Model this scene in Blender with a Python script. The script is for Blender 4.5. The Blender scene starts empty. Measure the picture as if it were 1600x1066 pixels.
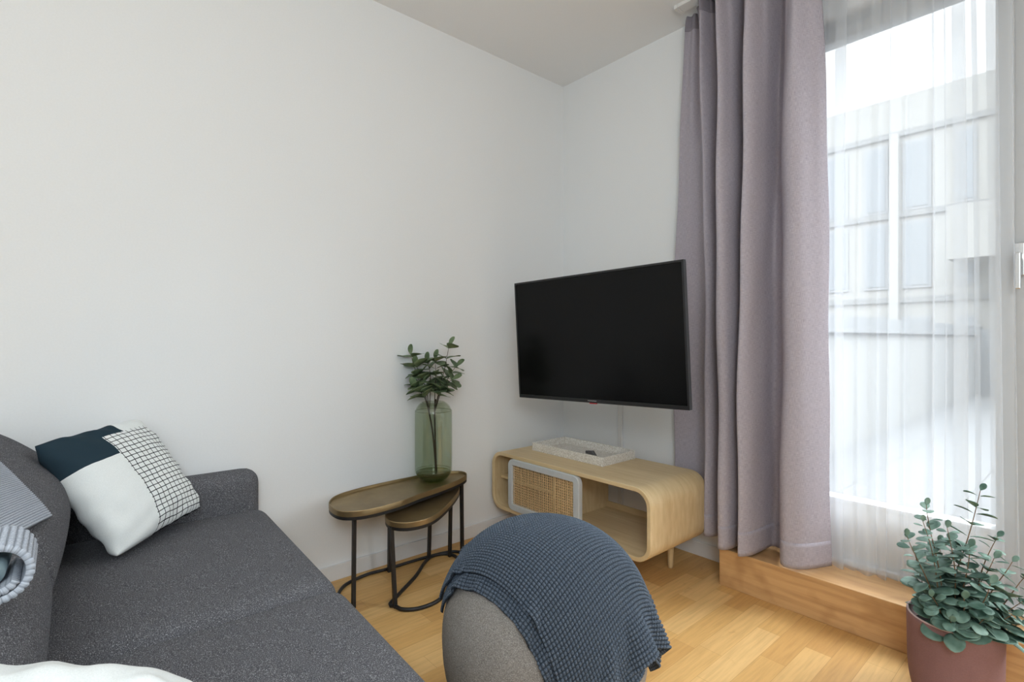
import bpy, bmesh, math, random
import numpy as np
from mathutils import Vector, Matrix

random.seed(7)
np.random.seed(7)
S = bpy.context.scene
COL = S.collection
PI = math.pi

# ------------------------------------------------------------------ camera
cam_data = bpy.data.cameras.new('camera')
cam_data.sensor_width = 36.0
cam_data.lens = 813.0 / 1600.0 * 36.0
cam_data.shift_y = -5.0 / 1600.0
cam_data.clip_start = 0.05
cam = bpy.data.objects.new('camera', cam_data)
cam.location = (2.421, -2.553, 1.15)
cam.rotation_euler = (math.radians(90), 0, math.radians(49.104))
COL.objects.link(cam)
S.camera = cam

# ------------------------------------------------------------------ exposure, sky, lights
S.view_settings.view_transform = 'Standard'
S.view_settings.look = 'None'
S.view_settings.exposure = 0.13
S.view_settings.gamma = 1.0
S.view_settings.use_curve_mapping = False
S.cycles.use_denoising = True
S.cycles.max_bounces = 10
S.cycles.diffuse_bounces = 5
S.cycles.transparent_max_bounces = 24
S.cycles.caustics_reflective = False
S.cycles.caustics_refractive = False
S.cycles.sample_clamp_indirect = 6.0

world = bpy.data.worlds.new('overcast_sky')
S.world = world
world.use_nodes = True
wn = world.node_tree
wn.nodes.clear()
w_out = wn.nodes.new('ShaderNodeOutputWorld')
w_bg = wn.nodes.new('ShaderNodeBackground')
w_tc = wn.nodes.new('ShaderNodeTexCoord')
w_sep = wn.nodes.new('ShaderNodeSeparateXYZ')
w_ramp = wn.nodes.new('ShaderNodeValToRGB')
w_ramp.color_ramp.elements[0].position = 0.0
w_ramp.color_ramp.elements[0].color = (1.05, 1.10, 1.13, 1)
e_ = w_ramp.color_ramp.elements.new(0.42)
e_.color = (1.35, 1.42, 1.48, 1)
w_ramp.color_ramp.elements[-1].position = 0.85
w_ramp.color_ramp.elements[-1].color = (9.0, 9.6, 10.2, 1)
wn.links.new(w_tc.outputs['Generated'], w_sep.inputs[0])
wn.links.new(w_sep.outputs['Z'], w_ramp.inputs[0])
wn.links.new(w_ramp.outputs[0], w_bg.inputs['Color'])
w_bg.inputs['Strength'].default_value = 1.0
wn.links.new(w_bg.outputs[0], w_out.inputs[0])


def area_light(name, loc, target, sx, sy, power, color=(1, 1, 1), portal=False):
    d = bpy.data.lights.new(name, 'AREA')
    d.shape = 'RECTANGLE'
    d.size, d.size_y = sx, sy
    d.energy = power
    d.color = color
    if portal:
        d.cycles.is_portal = True
    o = bpy.data.objects.new(name, d)
    o.location = loc
    v = Vector(target) - Vector(loc)
    o.rotation_euler = v.to_track_quat('-Z', 'Z').to_euler()
    COL.objects.link(o)
    return o


area_light('window_daylight_portal', (2.45, 0.22, 1.36), (2.45, -1, 1.36), 2.3, 2.35, 1.0, portal=True)
# bright veiled sun high over the terrace
sun_d = bpy.data.lights.new('veiled_sun', 'SUN')
sun_d.energy = 8.5
sun_d.angle = math.radians(50)
sun_d.color = (0.95, 0.975, 1.0)
sun = bpy.data.objects.new('veiled_sun', sun_d)
sun.rotation_euler = Vector((-0.62, -0.85, -0.62)).to_track_quat('-Z', 'Z').to_euler()
COL.objects.link(sun)
# unseen area and point fill lights, added behind the camera to brighten the room
area_light('rear_fill', (3.7, -4.6, 1.6), (1.2, -1.4, 1.1), 3.0, 2.2, 13.0, (0.80, 0.92, 1.0))
fill_d = bpy.data.lights.new('point_fill', 'POINT')  # added point fill that lifts ceiling and walls; no fixture there
fill_d.energy = 82.0
fill_d.shadow_soft_size = 0.35
fill_d.color = (0.84, 0.94, 1.0)
fill = bpy.data.objects.new('point_fill', fill_d)
fill.location = (3.1, -2.95, 1.85)
COL.objects.link(fill)


# ------------------------------------------------------------------ node helpers
def new_mat(name):
    m = bpy.data.materials.new(name)
    m.use_nodes = True
    nt = m.node_tree
    b = nt.nodes['Principled BSDF']
    return m, nt, b


def N(nt, t, **kw):
    n = nt.nodes.new(t)
    for k, v in kw.items():
        setattr(n, k, v)
    return n


def L(nt, a, b):
    nt.links.new(a, b)


def coords(nt, scale=(1, 1, 1), rot=(0, 0, 0), src='Object'):
    tc = N(nt, 'ShaderNodeTexCoord')
    mp = N(nt, 'ShaderNodeMapping')
    mp.inputs['Scale'].default_value = scale
    mp.inputs['Rotation'].default_value = rot
    L(nt, tc.outputs[src], mp.inputs['Vector'])
    return mp.outputs['Vector']


def noise(nt, vec, scale, detail=3.0, rough=0.5):
    n = N(nt, 'ShaderNodeTexNoise')
    n.inputs['Scale'].default_value = scale
    n.inputs['Detail'].default_value = detail
    n.inputs['Roughness'].default_value = rough
    L(nt, vec, n.inputs['Vector'])
    return n.outputs['Fac']


def ramp(nt, fac, stops):
    r = N(nt, 'ShaderNodeValToRGB')
    e = r.color_ramp.elements
    while len(e) < len(stops):
        e.new(0.5)
    for i, (p, c) in enumerate(stops):
        e[i].position = p
        e[i].color = (*c, 1)
    L(nt, fac, r.inputs[0])
    return r.outputs['Color']


def mixc(nt, fac, a, b, mode='MIX'):
    m = N(nt, 'ShaderNodeMix', data_type='RGBA', blend_type=mode)
    for sock, v in ((m.inputs[0], fac), (m.inputs[6], a), (m.inputs[7], b)):
        if isinstance(v, (int, float)):
            sock.default_value = v
        elif isinstance(v, tuple):
            sock.default_value = (*v, 1)
        else:
            L(nt, v, sock)
    return m.outputs[2]


def math_n(nt, op, a, b=0.0):
    m = N(nt, 'ShaderNodeMath', operation=op)
    for i, v in enumerate((a, b)):
        if isinstance(v, (int, float)):
            m.inputs[i].default_value = v
        else:
            L(nt, v, m.inputs[i])
    return m.outputs[0]


def bump(nt, b, h, strength=0.3, dist=0.002):
    n = N(nt, 'ShaderNodeBump')
    n.inputs['Strength'].default_value = strength
    n.inputs['Distance'].default_value = dist
    L(nt, h, n.inputs['Height'])
    L(nt, n.outputs['Normal'], b.inputs['Normal'])


def srgb(r, g, b):
    f = lambda c: (c / 255 / 12.92) if c / 255 <= 0.04045 else ((c / 255 + 0.055) / 1.055) ** 2.4
    return (f(r), f(g), f(b))


def plain(name, col, rough=0.5, metal=0.0, nscale=60.0, var=0.06, bstr=0.05):
    m, nt, b = new_mat(name)
    v = coords(nt)
    f = noise(nt, v, nscale)
    lo = tuple(max(0, c * (1 - var)) for c in col)
    hi = tuple(min(1, c * (1 + var)) for c in col)
    L(nt, ramp(nt, f, [(0.3, lo), (0.7, hi)]), b.inputs['Base Color'])
    b.inputs['Roughness'].default_value = rough
    b.inputs['Metallic'].default_value = metal
    if bstr:
        bump(nt, b, f, bstr, 0.001)
    return m


def fabric(name, stops, scale=380.0, stretch=(1, 1, 1), rough=0.95, bstr=0.5, bdist=0.0015, sheen=0.0):
    m, nt, b = new_mat(name)
    v = coords(nt, stretch)
    f = noise(nt, v, scale, 2.0, 0.6)
    f2 = noise(nt, v, scale * 0.06, 3.0)
    c = ramp(nt, f, stops)
    c2 = mixc(nt, 0.25, c, ramp(nt, f2, [(0.3, (0.75, 0.75, 0.75)), (0.7, (1, 1, 1))]), 'MULTIPLY')
    L(nt, c2, b.inputs['Base Color'])
    b.inputs['Roughness'].default_value = rough
    b.inputs['Specular IOR Level'].default_value = 0.15
    if sheen:
        b.inputs['Sheen Weight'].default_value = sheen
    bump(nt, b, f, bstr, bdist)
    return m


def wood(name, dark, mid, light, scale=(1.6, 26, 26), rough=0.45, knots=0.0):
    m, nt, b = new_mat(name)
    v = coords(nt, scale)
    f = noise(nt, v, 1.6, 5.0, 0.55)
    v2 = coords(nt, tuple(s * 0.28 for s in scale))
    f2 = noise(nt, v2, 2.2, 3.0)
    c = ramp(nt, f, [(0.28, dark), (0.5, mid), (0.75, light)])
    c = mixc(nt, 0.35, c, ramp(nt, f2, [(0.3, mid), (0.7, light)]))
    if knots:
        vk = coords(nt, (5.5, 5.5, 7.0))
        fk = noise(nt, vk, 1.3, 2.0)
        c = mixc(nt, ramp(nt, fk, [(0.55, (0, 0, 0)), (0.70, (knots, knots, knots))]), c, dark)
    L(nt, c, b.inputs['Base Color'])
    b.inputs['Roughness'].default_value = rough
    bump(nt, b, f, 0.08, 0.001)
    return m


# ------------------------------------------------------------------ materials
M = {}
M['wall'] = plain('wall_paint', (0.82, 0.83, 0.835), 0.9, nscale=160, var=0.012, bstr=0.04)
M['ceiling'] = plain('ceiling_paint', (0.85, 0.855, 0.86), 0.9, nscale=160, var=0.012, bstr=0.04)
M['skirting'] = plain('skirting_paint', (0.74, 0.73, 0.72), 0.5, var=0.01, bstr=0.0)
M['frame'] = plain('window_frame_paint', (0.46, 0.465, 0.47), 0.4, var=0.01, bstr=0.0)
M['white_plastic'] = plain('white_plastic', (0.75, 0.75, 0.74), 0.4, var=0.01, bstr=0.0)
M['chrome'] = plain('brushed_metal', (0.6, 0.6, 0.6), 0.25, 1.0, var=0.03, bstr=0.0)

# parquet: short oak staves running along Y
m, nt, b = new_mat('oak_parquet')
vr = coords(nt, (1, 1, 1), (0, 0, PI / 2))
br = N(nt, 'ShaderNodeTexBrick')
br.inputs['Scale'].default_value = 1.0
br.inputs['Brick Width'].default_value = 0.46
br.inputs['Row Height'].default_value = 0.088
br.inputs['Mortar Size'].default_value = 0.0006
br.inputs['Mortar Smooth'].default_value = 0.3
br.inputs['Color1'].default_value = (0, 0, 0, 1)
br.inputs['Color2'].default_value = (1, 1, 1, 1)
br.inputs['Mortar'].default_value = (0.2, 0.2, 0.2, 1)
br.offset = 0.37
br.offset_frequency = 2
br.squash = 0.85
br.squash_frequency = 3
L(nt, vr, br.inputs['Vector'])
tone = ramp(nt, br.outputs['Color'], [(0.0, srgb(206, 158, 96)), (0.5, srgb(219, 174, 110)), (1.0, srgb(230, 190, 130))])
vg = coords(nt, (30, 1.8, 1))
g = noise(nt, vg, 2.6, 5.0, 0.6)
c = mixc(nt, 0.5, tone, ramp(nt, g, [(0.25, (0.60, 0.56, 0.52)), (0.6, (1, 1, 1))]), 'MULTIPLY')
vk = coords(nt, (7, 4.5, 1))
k = noise(nt, vk, 1.4, 3.0, 0.6)
c = mixc(nt, ramp(nt, k, [(0.66, (0, 0, 0)), (0.80, (0.55, 0.55, 0.55))]), c, srgb(150, 98, 45))
c = mixc(nt, math_n(nt, 'MULTIPLY', br.outputs['Fac'], 0.55), c, srgb(150, 108, 62))
L(nt, c, b.inputs['Base Color'])
b.inputs['Roughness'].default_value = 0.42
b.inputs['Specular IOR Level'].default_value = 0.35
bump(nt, b, g, 0.05, 0.001)
M['parquet'] = m

M['step_oak'] = wood('step_oak', srgb(158, 112, 66), srgb(200, 156, 106), srgb(218, 178, 128), (1.6, 9, 24), 0.45, 0.5)
M['mango'] = wood('pale_mango_wood', srgb(198, 170, 124), srgb(213, 187, 143), srgb(226, 204, 164), (2.2, 26, 7), 0.5, 0.25)
M['mango_in'] = M['mango']
M['door_paint'] = plain('grey_door_paint', srgb(196, 200, 202), 0.5, var=0.02, bstr=0.0)
M['cane'] = plain('woven_cane', srgb(226, 194, 146), 0.6, nscale=90, var=0.15, bstr=0.0)
M['sofa'] = fabric('charcoal_weave', [(0.30, srgb(62, 62, 66)), (0.50, srgb(92, 92, 96)), (0.60, srgb(114, 114, 118)), (0.72, srgb(186, 186, 190))], 460)
M['pouf'] = fabric('taupe_weave', [(0.30, srgb(116, 110, 105)), (0.55, srgb(150, 144, 138)), (0.75, srgb(186, 180, 173))], 420)
M['black_metal'] = plain('black_metal', (0.012, 0.012, 0.013), 0.45, 0.0, var=0.1, bstr=0.0)
M['dark_plastic'] = plain('dark_plastic', (0.012, 0.012, 0.013), 0.4, var=0.1, bstr=0.0)
M['grey_print'] = plain('grey_print', (0.45, 0.45, 0.47), 0.5, bstr=0.0)
M['key_print'] = plain('dim_key_print', (0.14, 0.14, 0.15), 0.5, bstr=0.0)
M['red_glow'] = plain('red_indicator', (0.5, 0.02, 0.03), 0.3, bstr=0.0)
M['soil'] = plain('dark_soil', (0.018, 0.014, 0.011), 0.95, nscale=120, var=0.5, bstr=0.8)

# hammered brass
m, nt, b = new_mat('antique_brass')
v = coords(nt)
f = noise(nt, v, 55, 3)
f2 = noise(nt, v, 9, 3)
L(nt, mixc(nt, f2, srgb(126, 108, 78), srgb(184, 160, 118)), b.inputs['Base Color'])
b.inputs['Metallic'].default_value = 0.85
b.inputs['Roughness'].default_value = 0.42
bump(nt, b, f, 0.25, 0.002)
M['brass'] = m

# tv screen
m, nt, b = new_mat('tv_screen_glass')
f = noise(nt, coords(nt), 400)
L(nt, ramp(nt, f, [(0.3, (0.003, 0.003, 0.003)), (0.7, (0.004, 0.004, 0.004))]), b.inputs['Base Color'])
b.inputs['Roughness'].default_value = 0.22
b.inputs['Specular IOR Level'].default_value = 0.16
M['screen'] = m

# terrazzo-like pale inlay for the tray
m, nt, b = new_mat('speckled_tray')
vv = N(nt, 'ShaderNodeTexVoronoi')
vv.inputs['Scale'].default_value = 260
L(nt, coords(nt), vv.inputs['Vector'])
cc = ramp(nt, vv.outputs['Color'], [(0.15, srgb(196, 188, 176)), (0.5, srgb(222, 216, 207)), (0.9, srgb(243, 240, 235))])
L(nt, cc, b.inputs['Base Color'])
b.inputs['Roughness'].default_value = 0.5
bump(nt, b, vv.outputs['Distance'], 0.3, 0.001)
M['tray'] = m

# pot
m, nt, b = new_mat('mauve_clay')
v = coords(nt)
f = noise(nt, v, 260, 3)
f2 = noise(nt, v, 7, 4)
c = mixc(nt, f2, srgb(118, 82, 80), srgb(146, 114, 116))
c = mixc(nt, 0.4, c, ramp(nt, f, [(0.3, (0.72, 0.7, 0.7)), (0.7, (1, 1, 1))]), 'MULTIPLY')
L(nt, c, b.inputs['Base Color'])
b.inputs['Roughness'].default_value = 0.85
bump(nt, b, f, 0.35, 0.0015)
M['pot'] = m
M['pot_rim'] = plain('bare_clay_rim', srgb(196, 172, 168), 0.85)


def leaf_mat(name, a, c2):
    m, nt, b = new_mat(name)
    f = noise(nt, coords(nt), 22, 2)
    L(nt, ramp(nt, f, [(0.35, a), (0.65, c2)]), b.inputs['Base Color'])
    b.inputs['Roughness'].default_value = 0.55
    b.inputs['Specular IOR Level'].default_value = 0.35
    tr = N(nt, 'ShaderNodeBsdfTranslucent')
    tr.inputs['Color'].default_value = (*c2, 1)
    ms = N(nt, 'ShaderNodeMixShader')
    ms.inputs[0].default_value = 0.18
    L(nt, b.outputs[0], ms.inputs[1])
    L(nt, tr.outputs[0], ms.inputs[2])
    L(nt, ms.outputs[0], nt.nodes['Material Output'].inputs[0])
    return m


M['leaf_blue'] = leaf_mat('eucalyptus_leaf', srgb(66, 100, 86), srgb(138, 166, 152))
M['leaf_dark'] = leaf_mat('dark_eucalyptus_leaf', srgb(92, 112, 78), srgb(140, 158, 120))
M['stem'] = plain('brown_stem', srgb(112, 86, 58), 0.8, var=0.2)
M['stem_dark'] = plain('dark_stem', srgb(62, 50, 38), 0.8, var=0.2)


def cloth(name, stops, sx, sy, transl=0.0, scale=1.0, bstr=0.3):
    """woven cloth in UV metres: crossed stretched noises"""
    m, nt, b = new_mat(name)
    a = noise(nt, coords(nt, (sx, sy, 1), src='UV'), scale, 2.0, 0.6)
    d = noise(nt, coords(nt, (sy, sx, 1), src='UV'), scale, 2.0, 0.6)
    f = math_n(nt, 'MULTIPLY', math_n(nt, 'ADD', a, d), 0.5)
    c = ramp(nt, f, stops)
    L(nt, c, b.inputs['Base Color'])
    b.inputs['Roughness'].default_value = 0.95
    b.inputs['Specular IOR Level'].default_value = 0.1
    bump(nt, b, f, bstr, 0.0015)
    if transl:
        tr = N(nt, 'ShaderNodeBsdfTranslucent')
        L(nt, c, tr.inputs['Color'])
        ms = N(nt, 'ShaderNodeMixShader')
        ms.inputs[0].default_value = transl
        L(nt, b.outputs[0], ms.inputs[1])
        L(nt, tr.outputs[0], ms.inputs[2])
        L(nt, ms.outputs[0], nt.nodes['Material Output'].inputs[0])
    return m


M['curtain'] = cloth('mauve_linen', [(0.34, srgb(156, 148, 159)), (0.5, srgb(182, 175, 184)), (0.66, srgb(202, 196, 203))], 900, 45, 0.14)

# sheer voile: part see-through, part white thread
m, nt, b = new_mat('white_voile')
tp = N(nt, 'ShaderNodeBsdfTransparent')
tl = N(nt, 'ShaderNodeBsdfTranslucent')
tl.inputs['Color'].default_value = (0.62, 0.64, 0.665, 1)
df = N(nt, 'ShaderNodeBsdfDiffuse')
df.inputs['Color'].default_value = (0.82, 0.84, 0.86, 1)
m1 = N(nt, 'ShaderNodeMixShader')
m1.inputs[0].default_value = 0.45
L(nt, df.outputs[0], m1.inputs[1])
L(nt, tl.outputs[0], m1.inputs[2])
m2 = N(nt, 'ShaderNodeMixShader')
m2.inputs[0].default_value = 0.33
L(nt, tp.outputs[0], m2.inputs[1])
L(nt, m1.outputs[0], m2.inputs[2])
L(nt, m2.outputs[0], nt.nodes['Material Output'].inputs[0])
nt.nodes.remove(b)
M['voile'] = m


def thin_glass(name, tint, gloss_rough=0.02, base=0.06):
    m, nt, b = new_mat(name)
    nt.nodes.remove(b)
    tp = N(nt, 'ShaderNodeBsdfTransparent')
    tp.inputs['Color'].default_value = (*tint, 1)
    gl = N(nt, 'ShaderNodeBsdfGlossy')
    gl.inputs['Roughness'].default_value = gloss_rough
    lw = N(nt, 'ShaderNodeLayerWeight')
    p5 = math_n(nt, 'POWER', lw.outputs['Facing'], 5.0)
    rf = math_n(nt, 'MULTIPLY_ADD', p5, 0.55)
    rf.node.inputs[2].default_value = base
    ms = N(nt, 'ShaderNodeMixShader')
    L(nt, rf, ms.inputs[0])
    L(nt, tp.outputs[0], ms.inputs[1])
    L(nt, gl.outputs[0], ms.inputs[2])
    L(nt, ms.outputs[0], nt.nodes['Material Output'].inputs[0])
    return m


M['pane'] = thin_glass('window_glass', (0.97, 0.98, 0.98), base=0.008)
M['vase'] = thin_glass('green_glass', (0.882, 0.91, 0.858))
M['vase_base'] = thin_glass('thick_green_glass', (0.55, 0.62, 0.40))


# knits (true relief comes from the mesh; this adds yarn fuzz and painted pit shade)
def knit(name, lo, mid, hi, scale=500.0, pitch=0.0, ground=0.6):  # ground: tone of the shade painted into the pits
    m, nt, b = new_mat(name)
    f = noise(nt, coords(nt, src='UV'), scale, 3.0, 0.7)
    f2 = noise(nt, coords(nt, src='UV'), 5.0, 3.0)
    c = ramp(nt, f, [(0.3, lo), (0.5, mid), (0.75, hi)])
    c = mixc(nt, 0.2, c, ramp(nt, f2, [(0.3, (0.7, 0.7, 0.7)), (0.7, (1, 1, 1))]), 'MULTIPLY')
    if pitch:        # painted shade: pits between the raised stitches darkened, following the relief
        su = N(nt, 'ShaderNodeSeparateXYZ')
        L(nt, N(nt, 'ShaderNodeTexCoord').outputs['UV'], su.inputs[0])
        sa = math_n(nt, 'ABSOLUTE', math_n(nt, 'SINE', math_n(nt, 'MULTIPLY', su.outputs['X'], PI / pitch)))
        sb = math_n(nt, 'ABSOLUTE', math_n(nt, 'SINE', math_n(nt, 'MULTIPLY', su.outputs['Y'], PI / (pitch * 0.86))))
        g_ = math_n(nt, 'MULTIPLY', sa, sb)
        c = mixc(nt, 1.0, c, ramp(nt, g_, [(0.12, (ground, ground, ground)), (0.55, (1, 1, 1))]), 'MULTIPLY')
    L(nt, c, b.inputs['Base Color'])
    b.inputs['Roughness'].default_value = 1.0
    b.inputs['Specular IOR Level'].default_value = 0.05
    bump(nt, b, f, 0.5, 0.001)
    return m


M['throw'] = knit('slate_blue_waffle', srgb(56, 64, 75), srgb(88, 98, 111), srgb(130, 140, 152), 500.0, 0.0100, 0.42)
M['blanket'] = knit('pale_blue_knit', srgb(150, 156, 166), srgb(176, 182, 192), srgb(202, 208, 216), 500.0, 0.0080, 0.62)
M['lining'] = knit('teal_lining', srgb(110, 128, 134), srgb(136, 154, 160), srgb(156, 172, 178))
M['white_cotton'] = fabric('white_cotton', [(0.3, srgb(226, 230, 229)), (0.7, srgb(240, 243, 242))], 600, bstr=0.15)

# printed cushion cover: slate blocks, white ground, window-pane grid (front face UV)
m, nt, b = new_mat('printed_cotton')
uv = N(nt, 'ShaderNodeTexCoord').outputs['UV']
nz = N(nt, 'ShaderNodeTexNoise')
nz.inputs['Scale'].default_value = 9
L(nt, uv, nz.inputs['Vector'])
off = N(nt, 'ShaderNodeVectorMath', operation='MULTIPLY_ADD')
L(nt, nz.outputs['Color'], off.inputs[0])
off.inputs[1].default_value = (0.012, 0.012, 0)
L(nt, uv, off.inputs[2])
sp = N(nt, 'ShaderNodeSeparateXYZ')
L(nt, off.outputs[0], sp.inputs[0])
U, V = sp.outputs['X'], sp.outputs['Y']       # U left to right, V top to bottom


def lt(a, t):
    return math_n(nt, 'LESS_THAN', a, t)


def gt(a, t):
    return math_n(nt, 'GREATER_THAN', a, t)


def AND(a, c):
    return math_n(nt, 'MULTIPLY', a, c)


dark1 = AND(lt(U, 0.38), lt(V, 0.33))
dark2 = AND(lt(U, 0.60), lt(V, 0.14))
dark = math_n(nt, 'MAXIMUM', dark1, dark2)
gridreg = AND(gt(U, 0.38), gt(V, 0.14))
lu = lt(math_n(nt, 'FRACT', math_n(nt, 'MULTIPLY', U, 18.0)), 0.12)
lv = lt(math_n(nt, 'FRACT', math_n(nt, 'MULTIPLY', V, 24.0)), 0.16)
lines = AND(gridreg, math_n(nt, 'MAXIMUM', lu, lv))
ink = lines
wv = noise(nt, coords(nt), 600, 2)
base = ramp(nt, wv, [(0.3, srgb(224, 228, 227)), (0.7, srgb(238, 241, 240))])
c = mixc(nt, dark, base, srgb(42, 58, 68))
c = mixc(nt, ink, c, srgb(24, 26, 32))
L(nt, c, b.inputs['Base Color'])
b.inputs['Roughness'].default_value = 0.95
b.inputs['Specular IOR Level'].default_value = 0.1
bump(nt, b, wv, 0.15, 0.001)
M['print'] = m

# outside
M['facade'] = plain('cream_render', (0.37, 0.36, 0.338), 0.9, nscale=3, var=0.04, bstr=0.0)
M['facade_dark'] = plain('grey_cladding', (0.33, 0.335, 0.34), 0.9, var=0.03, bstr=0.0)
M['far_glass'] = plain('far_window_glass', (0.28, 0.295, 0.31), 0.3, var=0.05, bstr=0.0)
M['parapet'] = plain('parapet_render', (0.27, 0.27, 0.264), 0.9, nscale=4, var=0.03, bstr=0.0)
M['coping'] = plain('grey_coping', (0.21, 0.218, 0.225), 0.6, var=0.03, bstr=0.0)
m, nt, b = new_mat('terrace_tiles')
bt = N(nt, 'ShaderNodeTexBrick')
bt.offset = 0.0
bt.inputs['Scale'].default_value = 1.0
bt.inputs['Brick Width'].default_value = 0.6
bt.inputs['Row Height'].default_value = 0.6
bt.inputs['Mortar Size'].default_value = 0.006
bt.inputs['Color1'].default_value = (0.13, 0.132, 0.134, 1)
bt.inputs['Color2'].default_value = (0.14, 0.142, 0.144, 1)
bt.inputs['Mortar'].default_value = (0.088, 0.088, 0.088, 1)
L(nt, coords(nt), bt.inputs['Vector'])
L(nt, bt.outputs['Color'], b.inputs['Base Color'])
b.inputs['Roughness'].default_value = 0.8
M['tiles'] = m


# ------------------------------------------------------------------ mesh helpers
def link(name, me, mat, parent=None, loc=None, rot=None, smooth=False):
    o = bpy.data.objects.new(name, me)
    COL.objects.link(o)
    if mat:
        for mm in (mat if isinstance(mat, (list, tuple)) else [mat]):
            me.materials.append(mm)
    if smooth:
        me.polygons.foreach_set('use_smooth', [True] * len(me.polygons))
    if parent:
        o.parent = parent
    if loc:
        o.location = loc
    if rot:
        o.rotation_euler = rot
    return o


def thing(name, label, cat, loc=(0, 0, 0), rot=(0, 0, 0), group=None):
    o = bpy.data.objects.new(name, None)
    o.empty_display_size = 0.05
    COL.objects.link(o)
    o.location, o.rotation_euler = loc, rot
    o['label'], o['category'] = label, cat
    if group:
        o['group'] = group
    return o


def tag(o, label, cat, group=None):
    o['label'], o['category'] = label, cat
    if group:
        o['group'] = group
    return o


def bm_obj(name, bm, mat, parent=None, smooth=False, loc=None, rot=None):
    bmesh.ops.recalc_face_normals(bm, faces=bm.faces)
    me = bpy.data.meshes.new(name)
    bm.to_mesh(me)
    bm.free()
    return link(name, me, mat, parent, loc, rot, smooth)


def add_box(bm, x0, x1, y0, y1, z0, z1, bevel=0.0):
    vs = [bm.verts.new(p) for p in ((x0, y0, z0), (x1, y0, z0), (x1, y1, z0), (x0, y1, z0),
                                    (x0, y0, z1), (x1, y0, z1), (x1, y1, z1), (x0, y1, z1))]
    fs = [bm.faces.new([vs[i] for i in q]) for q in ((3, 2, 1, 0), (4, 5, 6, 7), (0, 1, 5, 4), (1, 2, 6, 5), (2, 3, 7, 6), (3, 0, 4, 7))]
    if bevel:
        es = list({e for f in fs for e in f.edges})
        bmesh.ops.bevel(bm, geom=es, offset=bevel, segments=3, affect='EDGES', profile=0.5)


def box(name, x0, x1, y0, y1, z0, z1, mat, parent=None, bevel=0.0):
    bm = bmesh.new()
    add_box(bm, x0, x1, y0, y1, z0, z1, bevel)
    return bm_obj(name, bm, mat, parent)


def struct(o):
    o['kind'] = 'structure'
    return o


def add_tube(bm, pts, radii, n=10, caps=True, closed=False):
    pts = [Vector(tuple(float(c) for c in p)) for p in pts]
    if isinstance(radii, (int, float)):
        radii = [radii] * len(pts)
    radii = [float(r) for r in radii]
    K = len(pts)
    rings = []
    up = None
    for i, p in enumerate(pts):
        if closed:
            t = (pts[(i + 1) % K] - pts[i - 1]).normalized()
        else:
            t = (pts[min(i + 1, K - 1)] - pts[max(i - 1, 0)]).normalized()
        if up is None:
            up = Vector((0, 0, 1)) if abs(t.z) < 0.9 else Vector((1, 0, 0))
        a = (up - t * up.dot(t)).normalized()
        bb = t.cross(a)
        up = a
        rings.append([bm.verts.new(p + radii[i] * (math.cos(2 * PI * k / n) * a + math.sin(2 * PI * k / n) * bb)) for k in range(n)])
    for i in range(K if closed else K - 1):
        r0, r1 = rings[i], rings[(i + 1) % K]
        for k in range(n):
            bm.faces.new((r0[k], r0[(k + 1) % n], r1[(k + 1) % n], r1[k]))
    if caps and not closed:
        bm.faces.new(rings[0][::-1])
        bm.faces.new(rings[-1])


def tube(name, pts, radii, mat, parent=None, n=10, closed=False):
    bm = bmesh.new()
    add_tube(bm, pts, radii, n, True, closed)
    return bm_obj(name, bm, mat, parent, True)


def add_lathe(bm, prof, n=48, center=(0, 0)):
    rings = []
    for r, z in prof:
        if r < 1e-6:
            rings.append([bm.verts.new((center[0], center[1], z))])
        else:
            rings.append([bm.verts.new((center[0] + r * math.cos(2 * PI * k / n), center[1] + r * math.sin(2 * PI * k / n), z)) for k in range(n)])
    for a, c in zip(rings[:-1], rings[1:]):
        for k in range(n):
            k2 = (k + 1) % n
            if len(a) == 1 and len(c) == 1:
                continue
            if len(a) == 1:
                bm.faces.new((a[0], c[k2], c[k]))
            elif len(c) == 1:
                bm.faces.new((a[k], a[k2], c[0]))
            else:
                bm.faces.new((a[k], a[k2], c[k2], c[k]))


def spline(pts, n, closed=False):
    """Catmull-Rom through pts -> n points (any dimension)"""
    P = np.array(pts, float)
    K = len(P)
    out = []
    segs = K if closed else K - 1
    for i in range(n):
        t = i / n * segs if closed else i / (n - 1) * segs
        k = min(int(t), segs - 1)
        f = t - k
        if closed:
            p0, p1, p2, p3 = P[(k - 1) % K], P[k % K], P[(k + 1) % K], P[(k + 2) % K]
        else:
            p1, p2 = P[k], P[k + 1]
            p0 = P[k - 1] if k > 0 else 2 * p1 - p2
            p3 = P[k + 2] if k + 2 < K else 2 * p2 - p1
        out.append(0.5 * ((2 * p1) + (-p0 + p2) * f + (2 * p0 - 5 * p1 + 4 * p2 - p3) * f * f + (-p0 + 3 * p1 - 3 * p2 + p3) * f ** 3))
    return np.array(out)


def resample(P, n, closed=False):
    """even spacing by arc length"""
    P = np.array(P, float)
    if closed:
        P = np.vstack([P, P[:1]])
    d = np.r_[0, np.cumsum(np.linalg.norm(np.diff(P, axis=0), axis=1))]
    t = np.linspace(0, d[-1], n + 1)[:-1] if closed else np.linspace(0, d[-1], n)
    return np.stack([np.interp(t, d, P[:, k]) for k in range(P.shape[1])], 1)


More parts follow.
